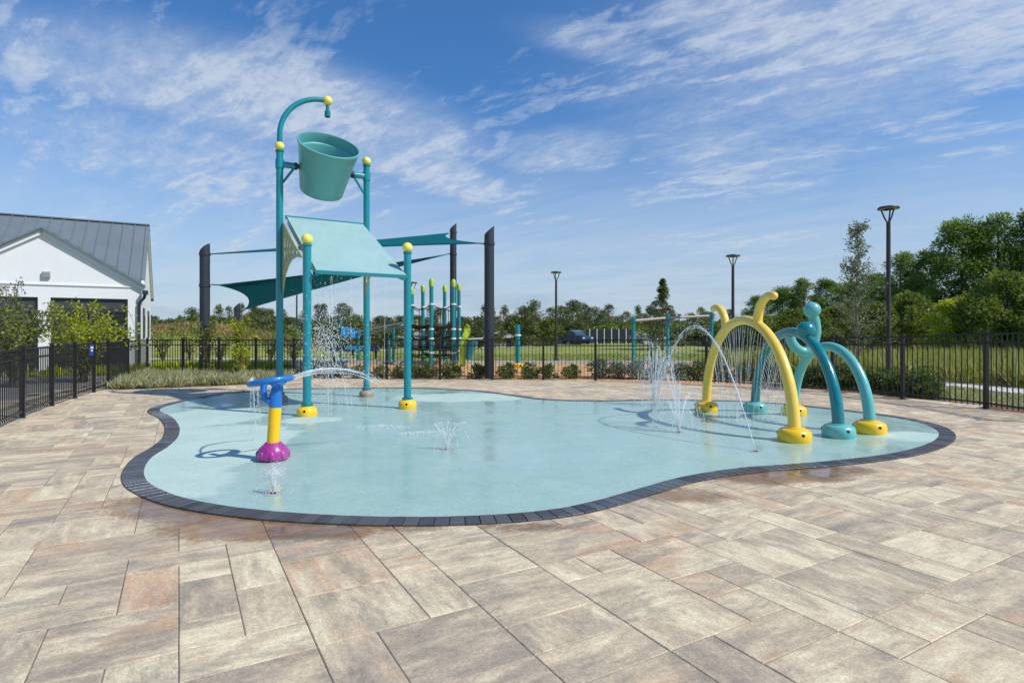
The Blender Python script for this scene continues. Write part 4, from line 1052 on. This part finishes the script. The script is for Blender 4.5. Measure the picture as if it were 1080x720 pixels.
for s_ in (1.6, 5.2):
    wn_ = MB(); wn_.obox(B(-.02, s_, 1.75), BN*.45, BE*.02, UP*.62); wn_ = wn_.build('side_window', FRAME, bld, smooth=False); MB().obox(B(-.045, s_, 1.75), BN*.39, BE*.006, UP*.56).build('pane', GLASSD, wn_, smooth=False)
m = MB(); m.tube([B(-.14, -.14, EV-.28), B(-.10, -.12, EV-.42), B(.06, -.09, EV-.62), B(.06, -.09, 0)], .055, 10); m.obox(B(-.14, .0, EV-.2), BE*.09, BN*.3, UP*.07); m.build('downspout', CHAR, bld)
u_ = 49; kk = (u_-540)/F; av = (-14.4 - kk*22.6)/(BE.x - BE.y*kk)
m = MB(); m.obox(B(av, -.05, 3.48), BE*.12, BN*.05, UP*.11)
for z in (-.06, 0, .06): m.obox(B(av, -.108, 3.48+z), BE*.10, BN*.008, UP*.016)
m.build('wall_vent', GREYM, bld, smooth=False)

# ------------------------------------------------------------------ vegetation
def trunk_mesh(h, r, limbs, seed, bend=.05):
    rng = random.Random(seed); m = MB(); n = 7; pts = [Vector((rng.gauss(0, bend)*i*h/n*.4, rng.gauss(0, bend)*i*h/n*.4, h*i/n)) for i in range(n+1)]
    m.tube(pts, [r*(1-.78*i/n) * (1.25 if i == 0 else 1) for i in range(n+1)], 8)
    ends = []
    for _ in range(limbs):
        f = rng.uniform(.35, .95); b0 = pts[int(f*n)]; a = rng.uniform(0, 6.28); L = h*rng.uniform(.12, .28)*(1.25-f*.6)
        e = b0 + Vector((math.cos(a)*L, math.sin(a)*L, L*rng.uniform(.2, .8))); mid = (b0+e)/2 + UP*L*.08
        m.tube([b0, mid, e], [r*.3, r*.2, r*.08], 6); ends.append(e)
    return m, ends
def clump_crown(cent, rad, per, L, Wd, seed, droop=0.0, upb=.3, mat=PINE, name='crown'):
    rng = np.random.default_rng(seed); n = len(cent); cent = np.asarray(cent, float); rad = np.broadcast_to(rad, (n,))
    C = np.repeat(cent, per, 0); rr_ = np.repeat(rad, per)[:, None]
    D = unit(rng.normal(size=(n*per, 3)) + np.array([0, 0, upb])); q = rng.random((n*per, 1))**.5
    pos = C + D*rr_*q*np.array([1, 1, .75])
    V, Fq = leaf_quads(pos, D + rng.normal(size=D.shape)*.5 - np.array([0, 0, droop]), L*rng.uniform(.6, 1.2, n*per), Wd*rng.uniform(.7, 1.2, n*per), rng)
    tint = np.clip(np.repeat(rng.normal(.42, .24, n), per) + rng.normal(0, .16, n*per), 0, 1)
    return np_mesh(name, V, Fq, mat, tint)
def ellipsoid_pts(n, z0, z1, r, seed, shape=lambda f: math.sin(math.pi*min(1, .12+f*.88))**.6, hollow=.5):
    rng = random.Random(seed); out = []
    lob = [rng.uniform(.7, 1.25) for _ in range(9)]
    while len(out) < n:
        f = rng.random(); a = rng.uniform(0, 6.283); lo_ = lob[int(a/6.284*9)]*rng.uniform(.85, 1.1)
        q = r*shape(f)*lo_*(hollow + (1-hollow)*rng.random()**.6); out.append((q*math.cos(a), q*math.sin(a), z0 + (z1-z0)*f))
    return out
def place_tree(name, proto, loc, rz, sc, label, cat, group=None):
    """proto = (trunk mesh, crown mesh)"""
    root = thing(name, label, cat, loc, group); root.rotation_euler = (0, 0, rz); root.scale = sc
    for nm, me in zip(('trunk', 'crown'), proto):
        o = bpy.data.objects.new(nm, me); COL.objects.link(o); o.parent = root
    return root
# prototypes (unit height 10 m)
def pine_proto(seed, near=True):
    h = 10.0; tm, ends = trunk_mesh(h*.93, .17, 10, seed, .02); rng = random.Random(seed)
    if near:
        c = ellipsoid_pts(125, 1.0, 10.0, 2.5, seed, lambda f: (min(1, .55+f*1.2) * (1-max(0, f-.55)/.5)**.7 if f < 1.04 else .05), .35)
        cr = clump_crown(c, [rng.uniform(.32, .85) for _ in c], 130, .30, .075, seed, mat=PINE)
    else:
        c = ellipsoid_pts(38, 4.0 if seed % 2 else 3.4, 10.0, 1.9, seed, lambda f: (min(1, .35+f*1.4) * (1-max(0, f-.5)/.53)**.6), .1)
        cr = clump_crown(c, [rng.uniform(.4, 1.0) for _ in c], 42, .5, .14, seed, mat=PINEF)
    return tm.mesh('trunk', BARK), cr
def broad_proto(seed, mat, zlo=.6, r=2.6, leaf=(.26, .15), n=110, per=80):
    h = 6.0; tm, e = trunk_mesh(h*.8, .13, 9, seed, .05); rng = random.Random(seed)
    c = ellipsoid_pts(n, zlo, h, r, seed, lambda f: math.sin(math.pi*(.18+.80*f))**.7, .35)
    return tm.mesh('trunk', BARK), clump_crown(c, [rng.uniform(.4, .75) for _ in c], per, leaf[0], leaf[1], seed, mat=mat)
NP = [pine_proto(s_) for s_ in (101, 102, 103)]
FPn = [pine_proto(s_, False) for s_ in (201, 202, 203, 204)]
BP = [broad_proto(s_, BROAD) for s_ in (301, 302)]
YP_ = [broad_proto(311, YGREEN, .2, 2.4)]
DP = [broad_proto(321, PINE, .1, 2.7)]
FB_ = [broad_proto(331, BROAD, .3, 2.4, (.5, .3), 50, 34), broad_proto(332, PINEF, .3, 2.4, (.5, .3), 50, 34)]
def tree_at(name, proto, h0, u, vtop, y, wpx, r0, label, cat, group=None):
    x = (u-540)/F*y; zb_ = hz(x, y); zt_ = CH + (V0-vtop)*y/F; s = (zt_-zb_)/h0; sw_ = (wpx/2*y/F)/r0
    return place_tree(name, proto, (x, y, zb_), random.uniform(0, 6.28), (sw_, sw_, s), label, cat, group)
near = [ # u, top row, depth, width px, label
 (800, 314, 56, 46, 'pine at the left end of the right wood, above the yellow arch horns'),
 (826, 305, 50, 44, 'pine in the right wood, just left of the aqua ball head'),
 (848, 297, 48, 46, 'rounded pine in the right wood, straight above the aqua ball head'),
 (872, 297, 46, 46, 'pine in the right wood, left behind the thin young tree'),
 (898, 300, 46, 48, 'pine in the right wood, directly behind the thin young tree'),
 (950, 271, 42, 66, 'pine in the right wood, just right of the nearest street lamp'),
 (982, 268, 40, 60, 'pine on the lower left shoulder of the tall right pine group'),
 (1014, 236, 38, 76, 'tall spreading pine with the first high crown from the left in the right wood'),
 (1052, 233, 37, 82, 'tall dense pine near the right picture edge behind the fence post'),
 (1092, 226, 36, 80, 'tallest pine, cut by the right picture edge'),
 (1135, 240, 34, 90, 'tall pine standing outside the right picture edge'),
 (925, 292, 52, 60, 'pine behind the nearest street lamp pole')]
for i, (u, v, y, wp, lab) in enumerate(near): tree_at('pine_tree', NP[i % 3], 10.0, u, v, y, wp, 2.5, lab, 'pine tree', 'pines of the wood on the right')
bush = [
 (1010, 318, 29, 74, YP_[0], 'bright yellow green bushy tree below the tall right pines'),
 (960, 312, 33, 62, BP[0], 'mid green bushy tree right of the nearest street lamp'),
 (925, 322, 33, 60, BP[1], 'mid green bushy tree behind the nearest street lamp foot'),
 (880, 325, 36, 60, BP[0], 'mid green bushy tree left of the thin young tree'),
 (840, 328, 40, 64, BP[1], 'mid green bushy tree behind the aqua ball head'),
 (800, 334, 46, 60, BP[0], 'mid green bushy tree behind the yellow arch'),
 (1062, 290, 27, 84, BP[1], 'large olive bushy tree at the right picture edge'),
 (1040, 318, 31, 70, DP[0], 'dark green understory tree right of the yellow green one'),
 (980, 325, 35, 66, DP[0], 'dark green understory tree left of the yellow green one'),
 (905, 338, 37, 66, DP[0], 'dark green understory tree behind the thin young tree'),
 (860, 340, 42, 66, DP[0], 'dark green understory tree between the aqua arch and young tree'),
 (1110, 300, 26, 90, DP[0], 'dark green understory tree outside the right picture edge'),
 (820, 343, 47, 60, DP[0], 'dark green understory tree behind the right yellow horn'),
 (770, 341, 60, 44, DP[0], 'dark green understory tree behind the left yellow horn')]
for (u, v, y, wp, pr_, lab) in bush: tree_at('bushy_tree', pr_, 6.0, u, v, y, wp, 2.6, lab, 'tree', 'understory trees of the wood on the right')
# far line of pines
rg = random.Random(77)
prof_ = [(150, 338), (200, 335), (240, 332), (300, 334), (330, 331), (370, 327), (400, 336), (430, 330), (470, 336), (500, 334), (520, 326), (545, 322), (575, 334), (600, 328), (625, 322), (650, 327), (690, 334), (720, 332), (760, 336), (800, 330)]
u = 151
while u < 800:
    for (a, x), (b, y_) in zip(prof_, prof_[1:]):
        if a <= u <= b: vt = x + (y_-x)*(u-a)/(b-a)
    y = rg.uniform(105, 150); vt += rg.choice((-9, -4, 0, 3, 7, 11)) + rg.uniform(-3, 3)
    tree_at('pine_tree', FPn[rg.randrange(4)], 10.0, u, vt, y, rg.uniform(13, 25), 1.9, 'distant pine in the treeline across the far side of the field', 'pine tree', 'pines of the far treeline')
    u += rg.uniform(4.5, 8)
u = 135
while u < 800:
    y = rg.uniform(98, 140); tree_at('bushy_tree', FB_[rg.randrange(2)], 6.0, u, rg.uniform(334, 346), y, rg.uniform(22, 36), 2.4, 'distant low bushy tree at the foot of the far treeline', 'tree', 'low trees of the far treeline'); u += rg.uniform(6, 10)
# slender conifer
def conifer(seed):
    rng = random.Random(seed); c = []
    for i in range(150):
        f = rng.random()**.9; a = rng.uniform(0, 6.28); q = 2.3*(1-f)**.95*rng.uniform(.25, 1.15); c.append((q*math.cos(a), q*math.sin(a), .8 + 9.2*f - q*.1))
    tm, _ = trunk_mesh(9.8, .14, 0, seed, .01); return tm.mesh('trunk', BARK), clump_crown(c, [.12 + .42*max(0, 1-p[2]/10.0) for p in c], 60, .26, .09, seed, mat=PINEF)
tree_at('conifer', conifer(5), 10.0, 699, 295, 62, 36, 1.7, 'slender conical conifer standing alone above the swing frame', 'conifer')
# young oak by the right fence
def young_oak(seed):
    rng = random.Random(seed); m = MB(); H_ = 4.55; n = 9
    pts = [Vector((.04*math.sin(i*.9), .03*math.cos(i*1.3), H_*i/n)) for i in range(n+1)]; m.tube(pts, [.045*(1-.85*i/n) for i in range(n+1)], 8); C = []; D = []
    for _ in range(110):
        f = rng.uniform(.12, .985)
        b0 = pts[int(f*n)].lerp(pts[min(n, int(f*n)+1)], f*n-int(f*n)); a = rng.uniform(0, 6.28); L = rng.uniform(.5, 1.15)*(1.32-f*1.05); el = rng.uniform(.3, .95)
        e = b0 + Vector((math.cos(a)*L*math.cos(el), math.sin(a)*L*math.cos(el), L*math.sin(el))); mid = (b0+e)/2 - UP*.04; m.tube([b0, mid, e], [.010, .007, .003], 5)
        for _ in range(34):
            t = rng.uniform(.2, 1.05); q = b0.lerp(e, t) + Vector((rng.gauss(0, .055), rng.gauss(0, .055), rng.gauss(0, .055))); C.append(q[:]); D.append((rng.gauss(0, 1), rng.gauss(0, 1), rng.gauss(.2, .8)))
    r_ = np.random.default_rng(seed); C = np.array(C); V, Fq = leaf_quads(C, np.array(D), r_.uniform(.05, .09, len(C)), .035, r_)
    return m.mesh('trunk', PBARK), np_mesh('crown', V, Fq, OAKL, r_.random(len(C)))
x = (904-540)/F*16.8; place_tree('young_tree', young_oak(9), (x, 16.8, -.05), 1.0, (1, 1, 1), 'thin sparse young tree outside the right fence beside the nearest lamp', 'young tree')

# arching small trees and shrubs
def arching(seed, h, spread, nb, leaves, leaf, mat, tr=.018, stem=.25, barkm=BARK, droop=.35):
    rng = random.Random(seed); m = MB(); C = []; D = []
    for i in range(nb):
        a = rng.uniform(0, 6.283); hh = h*rng.uniform(.6, 1.0); sp_ = spread*rng.uniform(.35, 1.0)
        b0 = Vector((rng.gauss(0, .04), rng.gauss(0, .04), 0)); d = Vector((math.cos(a), math.sin(a), 0))
        pts = catmull([b0, b0 + d*sp_*.12 + UP*hh*stem, b0 + d*sp_*.4 + UP*hh*.72, b0 + d*sp_*.8 + UP*hh, b0 + d*sp_*1.05 + UP*hh*(1-droop*.4)], 5, False)
        n = len(pts); m.tube(pts, [tr*(1-.85*j/n) for j in range(n)], 5)
        for _ in range(leaves):
            t = rng.uniform(stem*.9, 1.0)*(n-1); j = int(min(n-2, t)); q = pts[j].lerp(pts[j+1], t-j); tan = (pts[j+1]-pts[j]).normalized()
            side = tan.cross(Vector((rng.gauss(0, 1), rng.gauss(0, 1), rng.gauss(0, 1)))).normalized()
            C.append((q + side*rng.uniform(0, leaf*.9))[:]); D.append((side + tan*.6 + Vector((0, 0, rng.gauss(0, .3))))[:])
    r_ = np.random.default_rng(seed); C = np.array(C); V, Fq = leaf_quads(C, np.array(D), leaf*r_.uniform(.6, 1.15, len(C)), leaf*.5, r_)
    return m.mesh('trunk', barkm), np_mesh('crown', V, Fq, mat, np.clip(r_.normal(.5, .28, len(C)), 0, 1))
def plant(name, proto, u, vb, y, label, cat, group=None, sc=1.0, z=-.05, rz=None):
    return place_tree(name, proto, ((u-540)/F*y, y, z), random.uniform(0, 6.28) if rz is None else rz, (sc, sc, sc), label, cat, group)
plant('small_tree', arching(41, 2.35, 1.5, 30, 84, .115, YGREEN, droop=.9), 88, 0, 16.6, 'yellow green arching small tree before the right glazed opening', 'small tree')
plant('small_tree', arching(42, 2.4, 1.3, 28, 78, .11, BROAD, droop=.7), 14, 0, 15.0, 'darker green small tree at the left picture edge', 'small tree')
plant('young_tree', arching(43, 3.1, .55, 16, 60, .09, OAKL), 12, 0, 16.6, 'tall wispy young tree rising at the left picture edge', 'young tree')
plant('leafy_shrub', arching(44, 2.1, .5, 14, 60, .11, YGREEN), 257, 0, 19.6, 'tall loose leafy shrub in front of the far short shade post', 'shrub')
plant('leafy_shrub', arching(45, 1.9, .4, 11, 50, .11, BROAD), 219, 0, 18.4, 'leafy climber wrapped about the foot of the left shade post', 'shrub')
plant('leafy_shrub', arching(46, 1.1, .35, 10, 45, .10, YGREEN), 250, 0, 17.0, 'short bright shrub just outside the fence below the shade sail', 'shrub', z=0)
for j, (u, y, h, lab) in enumerate(((172, 30, 2.6, 'loose shrub beside the building corner behind the left fence'), (200, 32, 2.9, 'tall wispy shrub behind the left fence with an arching tip'), (232, 31, 2.3, 'loose shrub between the left shade post and the short far post'), (285, 30, 2.6, 'loose shrub behind the left rear tower pole'), (310, 31, 2.4, 'loose shrub between the two left tower poles'))):
    plant('leafy_shrub', arching(50+j, h*.82, 1.5, 13, 34, .17, BROAD, .022), u, 0, y, lab, 'shrub', 'loose shrubs behind the left fence', z=-.2)
def shrub_proto(seed, mat, h=.42, r=.3, n=34, per=34, leaf=.075):
    rng = random.Random(seed); c = ellipsoid_pts(n, .04, h, r, seed, lambda f: math.sin(math.pi*(.22+.72*f))**.6, .3); tm = MB()
    for i in range(7):
        a = i*.9; tm.tube([(0, 0, 0), (math.cos(a)*r*.3, math.sin(a)*r*.3, h*.4), (math.cos(a)*r*.6, math.sin(a)*r*.6, h*.75)], .008, 5)
    return tm.mesh('stems', BARK), clump_crown(c, .10, per, leaf, leaf*.55, seed, mat=mat)
SHP = [shrub_proto(s_, SHRUB) for s_ in (61, 62, 63)]; GSP = [shrub_proto(64, GSHRUB)]
def shrub(proto, u, y, sc, label, group, z=-.03):
    root = thing('round_shrub', label, 'shrub', ((u-540)/F*y, y, z), group); root.rotation_euler = (0, 0, random.uniform(0, 6.28)); root.scale = (sc, sc, sc*random.uniform(.9, 1.1))
    for nm, me in zip(('stems', 'foliage'), proto):
        o = bpy.data.objects.new(nm, me); COL.objects.link(o); o.parent = root
rowL = [(338, 1.1, GSP, 'greyish shrub behind the far fence, right of the front left teal pole'), (356, 1.0, GSP, 'greyish shrub behind the far fence, midway between the left teal poles'), (376, 1.05, SHP, 'dark shrub behind the far fence, just left of the rear right teal pole'),
 (401, 1.0, SHP, 'round shrub behind the far fence, right of the rear right teal pole'), (420, .95, SHP, 'round shrub behind the far fence, left of the front right teal pole'), (438, .95, SHP, 'round shrub behind the far fence, right of the front right teal pole'),
 (453, 1.1, SHP, 'round green shrub below the leftmost climbing frame posts'), (477, 1.25, SHP, 'wide green shrub below the yellow green slide panel'), (505, 1.1, SHP, 'bright shrub just left of the thick dark shade post'),
 (534, 1.1, SHP, 'round shrub just right of the thick dark shade post'), (558, 1.05, SHP, 'shrub right of the single teal play post'), (578, 1.0, SHP, 'small shrub left of the lone central lamp pole'), (602, 1.05, SHP, 'round shrub right of the lone central lamp pole'),
 (633, 1.3, GSP, 'grey green shrub left of the swing frame'), (652, 1.15, GSP, 'grey green shrub close to the left swing post'), (672, 1.25, GSP, 'grey green shrub below the left swing post'), (694, 1.2, GSP, 'grey green shrub behind the tall bursting jet'), (720, 1.2, SHP, 'dark shrub below the middle of the swing frame'), (737, 1.2, SHP, 'dark shrub below the right swing post'), (762, 1.25, GSP, 'grey green shrub seen through the yellow arch, left one'), (783, 1.2, SHP, 'dark shrub seen through the yellow arch, right one'), (804, 1.2, SHP, 'dark shrub seen between the yellow and dark teal arches')]
for i, (u, sc, pr_, lab) in enumerate(rowL):
    yb = 17.9 if u < 640 else 17.9 - (u-640)*.0065; shrub(pr_[i % len(pr_)], u, yb, sc*.88, lab, 'shrubs planted along the far fence')
rowR = [(826, 15.6, 1.2, 'dark shrub seen between the two teal arches'), (846, 15.2, 1.25, 'dark shrub behind the aqua arch left leg'), (868, 15.0, 1.3, 'dark shrub framed by the aqua arch'), (888, 14.6, 1.2, 'shrub behind the right leg of the aqua arch'), (908, 14.3, 1.25, 'shrub outside the fence at the foot of the young tree'), (930, 13.9, 1.15, 'shrub outside the fence just before the nearest lamp foot'), (950, 13.4, 1.0, 'shrub outside the fence right of the nearest lamp'), (968, 12.9, 1.35, 'large dark shrub at the right end of the fence planting'), (985, 12.4, .8, 'small low shrub rightmost of the fence planting')]
for i, (u, y, sc, lab) in enumerate(rowR): shrub(SHP[i % 3], u, y, sc, lab, 'shrubs planted along the right fence')

# ------------------------------------------------------------------ playground
def mk_post(p, h, r, root, cap=LIME, mat=TEAL, collars=()):
    p = Vector(p); o = MB().tube([p, p + UP*h], r, 12).build('post', mat, root)
    if cap: MB().lathe([(r*1.15, 0), (r*1.2, .12), (r*1.15, .24), (r*.7, .32), (.001, .33)], p + UP*(h-.02), 12).build('cap', cap, o)
    for z in collars: MB().lathe([(r*1.02, -.035), (r*1.35, -.03), (r*1.35, .03), (r*1.02, .035)], p + UP*z, 12).build('collar', SIGNW, o)
clb = thing('climbing_frame', 'rope climbing frame of tall teal posts with lime caps', 'climbing frame', P(465, 383, 25.5) * 1)
CP = {}
for key, u, v, y in (('a', 446, 303, 27.5), ('b', 455, 296.5, 24.6), ('c', 469, 303, 28), ('d', 478.2, 297, 24.6), ('e', 484, 301.5, 27), ('f', 434, 305, 25.5)):
    p = P(u, 350, y); p.z = -.03; h = CH + (V0-v)*y/F + .03; CP[key] = (p, h); mk_post(p, h - .2, .085, clb, LIME, TEAL, (.55, 1.15, 1.55, 2.6))
m = MB(); K = ['f', 'b', 'd', 'e', 'c', 'a']
for z, sag, r in ((2.62, .22, .022), (1.75, .10, .05), (1.62, .04, .035), (1.2, .12, .04), (.75, .1, .045), (.4, .08, .03)):
    for i in range(6):
        a, b = CP[K[i]][0] + UP*z, CP[K[(i+1) % 6]][0] + UP*z; m.tube([a.lerp(b, t/6) - UP*sag*4*(t/6)*(1-t/6) for t in range(7)], r, 6)
for (i, j) in (('f', 'e'), ('b', 'c'), ('d', 'a'), ('a', 'e')):
    for z in (.45, .8, 1.25, 1.7): m.tube([CP[i][0] + UP*z, (CP[i][0]+CP[j][0])/2 + UP*(z-.12), CP[j][0] + UP*z], .026, 6)
cn = sum((v[0] for v in CP.values()), Vector())/6
for i in K:
    for f in (.3, .6):
        q = CP[i][0].lerp(cn, f); m.tube([q + UP*.3, q + UP*1.7], .02, 5); m.tube([q + UP*2.45, q + UP*1.7], .014, 5)
m.build('rope_net', ROPE, clb)
m = MB(); m.lathe([(.001, 0), (.75, 0), (.8, .03), (.75, .06), (.001, .06)], cn + UP*1.1, 20); m.lathe([(.001, 0), (.55, 0), (.6, .03), (.55, .06), (.001, .06)], cn + Vector((.2, 0, .6)), 20); m.build('platform', DARKP, clb)
q0 = P(490, 350, 24.4); q0.z = 0
m = MB(); pts = [q0 + Vector((-.08, 0, .0)), q0 + Vector((-.1, 0, .5)), q0 + Vector((-.02, 0, 1.1)), q0 + Vector((.12, .05, 1.5)), q0 + Vector((.02, .1, 1.62))]
pc = catmull(pts, 5, False)
for a, b in zip(pc, pc[1:]): m.bar(a, b, .09, .26)
m.build('slide_panel', LIME, clb)
m = MB(); m.tube([q0 + Vector((.16, 0, .25)), q0 + Vector((.24, 0, .7)), q0 + Vector((.34, 0, 1.05))], [.14, .19, .26], 16); m.build('slide_tube', DTEAL, clb)
MB().tube([q0 + Vector((.0, .05, 1.08)), q0 + Vector((.75, .3, 1.12))], .045, 8).build('hand_rail', GREYM, clb)

# swing frame
sw = thing('swing_frame', 'teal swing frame with a pale pinkish top beam behind the far fence', 'swing frame', P(705, 350, 25.6) - UP*1.45)
tp = []
for u, v, y in ((668, 334, 24.9), (704, 331, 25.6), (750.5, 329, 26.3)):
    p = P(u, 350, y); p.z = -.04; h = CH + (V0-v)*y/F + .04; mk_post(p, h, .075, sw, None, TEAL); tp.append(p + UP*(h-.17))
    o = MB().lathe([(.08, -.11), (.125, -.1), (.125, .08), (.08, .09)], p + UP*(h-.14), 12).build('clamp', DTEAL, sw)
m = MB(); m.tube([tp[0], tp[1], tp[2]], .055, 12); m.build('top_beam', ROSE, sw)
for t, i in ((.35, 0), (.65, 0), (.35, 1), (.65, 1)):
    q = tp[i].lerp(tp[i+1], t); m = MB(); d = (tp[i+1]-tp[i]).normalized()
    for s_ in (-.2, .2): m.tube([q + d*s_, q + d*s_*.9 - UP*1.25], .012, 5)
    m.obox(q - UP*1.27, d*.22, Vector((-d.y, d.x, 0))*.09, UP*.02); m.build('swing_seat', DARKP, sw)
# single play post
pp = thing('play_post', 'single teal play post with yellow foot right of the thick shade post', 'post', P(546, 350, 23.5) - UP*1.43)
p = P(546, 350, 23.5); p.z = -.03; mk_post(p, 1.72, .1, pp, None, TEAL, (1.3,))
MB().lathe([(.2, 0), (.21, .12), (.12, .16)], p + UP*.02, 16).build('foot', YEL, pp)
# rail play set behind the tower
ps = thing('play_structure', 'play structure with a bright blue panel and long sloping grey rails', 'play structure', P(372, 350, 30) - UP*1.6)
for u, y, h in ((359, 30, 2.1), (378, 31, 1.6), (415, 28.5, 1.75), (410, 27, 1.2)):
    p = P(u, 350, y); p.z = -.1; mk_post(p, h, .07, ps, None, DTEAL)
m = MB(); a0, b0 = P(378, 350, 30), P(440, 338, 28)
for dz in (0, -.16): m.tube([a0 + UP*dz, a0.lerp(b0, .5) + UP*(dz+.02), b0 + UP*dz], .05, 8)
m.build('rail', GREYM, ps)
m = MB(); c = P(367, 350, 30); m.obox(c, Vector((.32, .1, -.05)), Vector((0, .03, 0)), UP*.24); m.obox(c + Vector((.4, .05, -.12)), Vector((.22, .1, .05)), Vector((0, .03, 0)), UP*.16); m.build('panel', PLAYB, ps, smooth=False)
bn = thing('play_bench', 'low dark blue play beam on the grass behind the teal tower', 'play beam', P(375, 369, 34))
c = P(372, 367.5, 34); m = MB(); m.obox(c, (1.5, .2, 0), (-.02, .2, 0), (0, 0, .16)); m.build('beam', CARB, bn, smooth=False)
m = MB(); m.obox(c + Vector((.15, -.24, .05)), (.45, .05, 0), (0, .02, 0), (0, 0, .12)); m.build('blue_panel', PLAYB, bn, smooth=False)
for dx in (-1.3, 0, 1.3): MB().tube([c + Vector((dx, dx*.13, -.1)), Vector((c.x+dx, c.y+dx*.13, hz(c.x, c.y)-.05))], .06, 8).build('leg', DARKP, bn)

# ------------------------------------------------------------------ far houses, truck, enclosure
def house(u, y, wpx, ztop_v, label, wallm=STUCCO, depth=9.0, hip=True):
    x = (u-540)/F*y; wd = wpx*y/F/2; z0 = hz(x, y) - .1; zt_ = CH + (V0-ztop_v)*y/F; ze = z0 + (zt_-z0)*.62
    root = thing('house', label, 'house', (x, y, z0))
    m = MB(); m.box(x-wd, x+wd, y, y+depth, z0, ze); m.build('wall', wallm, root, smooth=False)
    m = MB(); o_ = .4; r_ = min(depth/2, wd)*.8
    vs = [(x-wd-o_, y-o_, ze-.03), (x+wd+o_, y-o_, ze-.03), (x+wd+o_, y+depth+o_, ze-.03), (x-wd-o_, y+depth+o_, ze-.03), (x-wd+r_, y+depth/2, zt_), (x+wd-r_, y+depth/2, zt_)]
    m.add(vs, [(0, 1, 5, 4), (1, 2, 5), (2, 3, 4, 5), (3, 0, 4), (3, 2, 1, 0)]); m.build('roof', SHING, root, smooth=False)
    n = max(2, int(wd/1.6))
    for i in range(n):
        cx = x - wd + (i+.5)*2*wd/n; zz_ = (z0+ze)/2 + .1
        if i == n//2:
            dd = MB().box(cx-.5, cx+.5, y-.06, y-.003, z0+.1, z0+2.1 if z0+2.1 < ze else ze-.15); d_ = dd.build('door', FRAME, root, smooth=False); continue
        wf = MB().box(cx-.55, cx+.55, y-.05, y-.003, zz_-.45, zz_+.5).build('window', TRIM, root, smooth=False); MB().box(cx-.46, cx+.46, y-.07, y-.052, zz_-.37, zz_+.42).build('pane', GLASSD, wf, smooth=False)
house(433, 112, 44, 349.5, 'pale house with grey roof beyond the field behind the climbing frame')
house(527, 112, 40, 349.0, 'pale house with grey roof seen right of the thick shade post')
house(372, 116, 46, 351.0, 'pale low house behind the blue play panel')
house(655, 100, 60, 344.5, 'tan roofed house behind the dark screened enclosure', STUCCO)
house(722, 110, 46, 351.5, 'long low white building behind the swing frame', WHITE)
house(305, 118, 40, 352.5, 'pale low house between the left tower poles')
# pickup
tx, ty = (607-540)/F*78, 78.0; tz = hz(tx, ty)
tk = thing('pickup_truck', 'dark navy truck parked at the far road left of the screened enclosure', 'truck', (tx, ty, tz))
def TR(x, y, z):
    a = R(-58); return Vector((tx + x*math.cos(a) - y*math.sin(a), ty + x*math.sin(a) + y*math.cos(a), tz + z))
def tslab(m, prof, hw):
    n = len(prof); m.add([TR(x, -hw, z) for x, z in prof] + [TR(x, hw, z) for x, z in prof], [tuple(range(n)), tuple(reversed(range(n, 2*n)))] + [(i, n+i, n+(i+1) % n, (i+1) % n) for i in range(n)])
m = MB(); tslab(m, [(-2.6, .45), (2.5, .45), (2.6, .75), (2.5, 1.05), (1.2, 1.15), (.6, 1.72), (-.3, 1.85), (-.9, 1.8), (-1.0, 1.15), (-2.6, 1.1)], .92); m.build('body', CARB, tk, smooth=False)
m = MB(); tslab(m, [(.95, 1.2), (.55, 1.66), (-.3, 1.76), (-.82, 1.72), (-.9, 1.2)], .935); m.build('side_window', CARW, tk, smooth=False)
m = MB(); m.add([TR(1.19, -.8, 1.2), TR(1.19, .8, 1.2), TR(.66, .74, 1.68), TR(.66, -.74, 1.68)], [(0, 1, 2, 3)]); m.build('windscreen', CARW, tk, smooth=False)
for x in (-1.65, 1.6):
    for s_ in (-1, 1):
        c = TR(x, s_*.8, .38); axd = (TR(0, 1, 0)-TR(0, 0, 0)).normalized(); wh = MB().lathe([(.2, -.13), (.36, -.13), (.38, -.1), (.38, .1), (.36, .13), (.2, .13)], c, 20, axd).build('wheel', TYRE, tk); MB().lathe([(.001, -.10), (.21, -.135), (.21, .135), (.001, .10)], c, 16, axd).build('rim', GREYM, wh)
for s_ in (-.7, .7):
    MB().obox(TR(2.58, s_, .85), (TR(1, 0, 0)-TR(0, 0, 0))*.03, (TR(0, 1, 0)-TR(0, 0, 0))*.16, UP*.09).build('headlight', LENS, tk, smooth=False)
# enclosure
ex, ey = (645-540)/F*80, 80.0; ez = hz(ex, ey); en = thing('screened_enclosure', 'dark screened enclosure with pale posts across the field', 'enclosure', (ex, ey, ez))
for i in range(7):
    x = ex - 3 + i; MB().box(x-.05, x+.05, ey-.05, ey+.05, ez-.1, ez+1.98).build('post', TRIM, en, smooth=False)
    if i < 6: MB().box(x+.06, x+.94, ey-.02, ey+.02, ez+.05, ez+1.9).build('screen', CHAR, en, smooth=False)
for x in (ex-3, ex+3): MB().box(x-.02, x+.02, ey+.06, ey+4, ez+.05, ez+1.9).build('side_screen', CHAR, en, smooth=False)
bpy.context.view_layer.update()
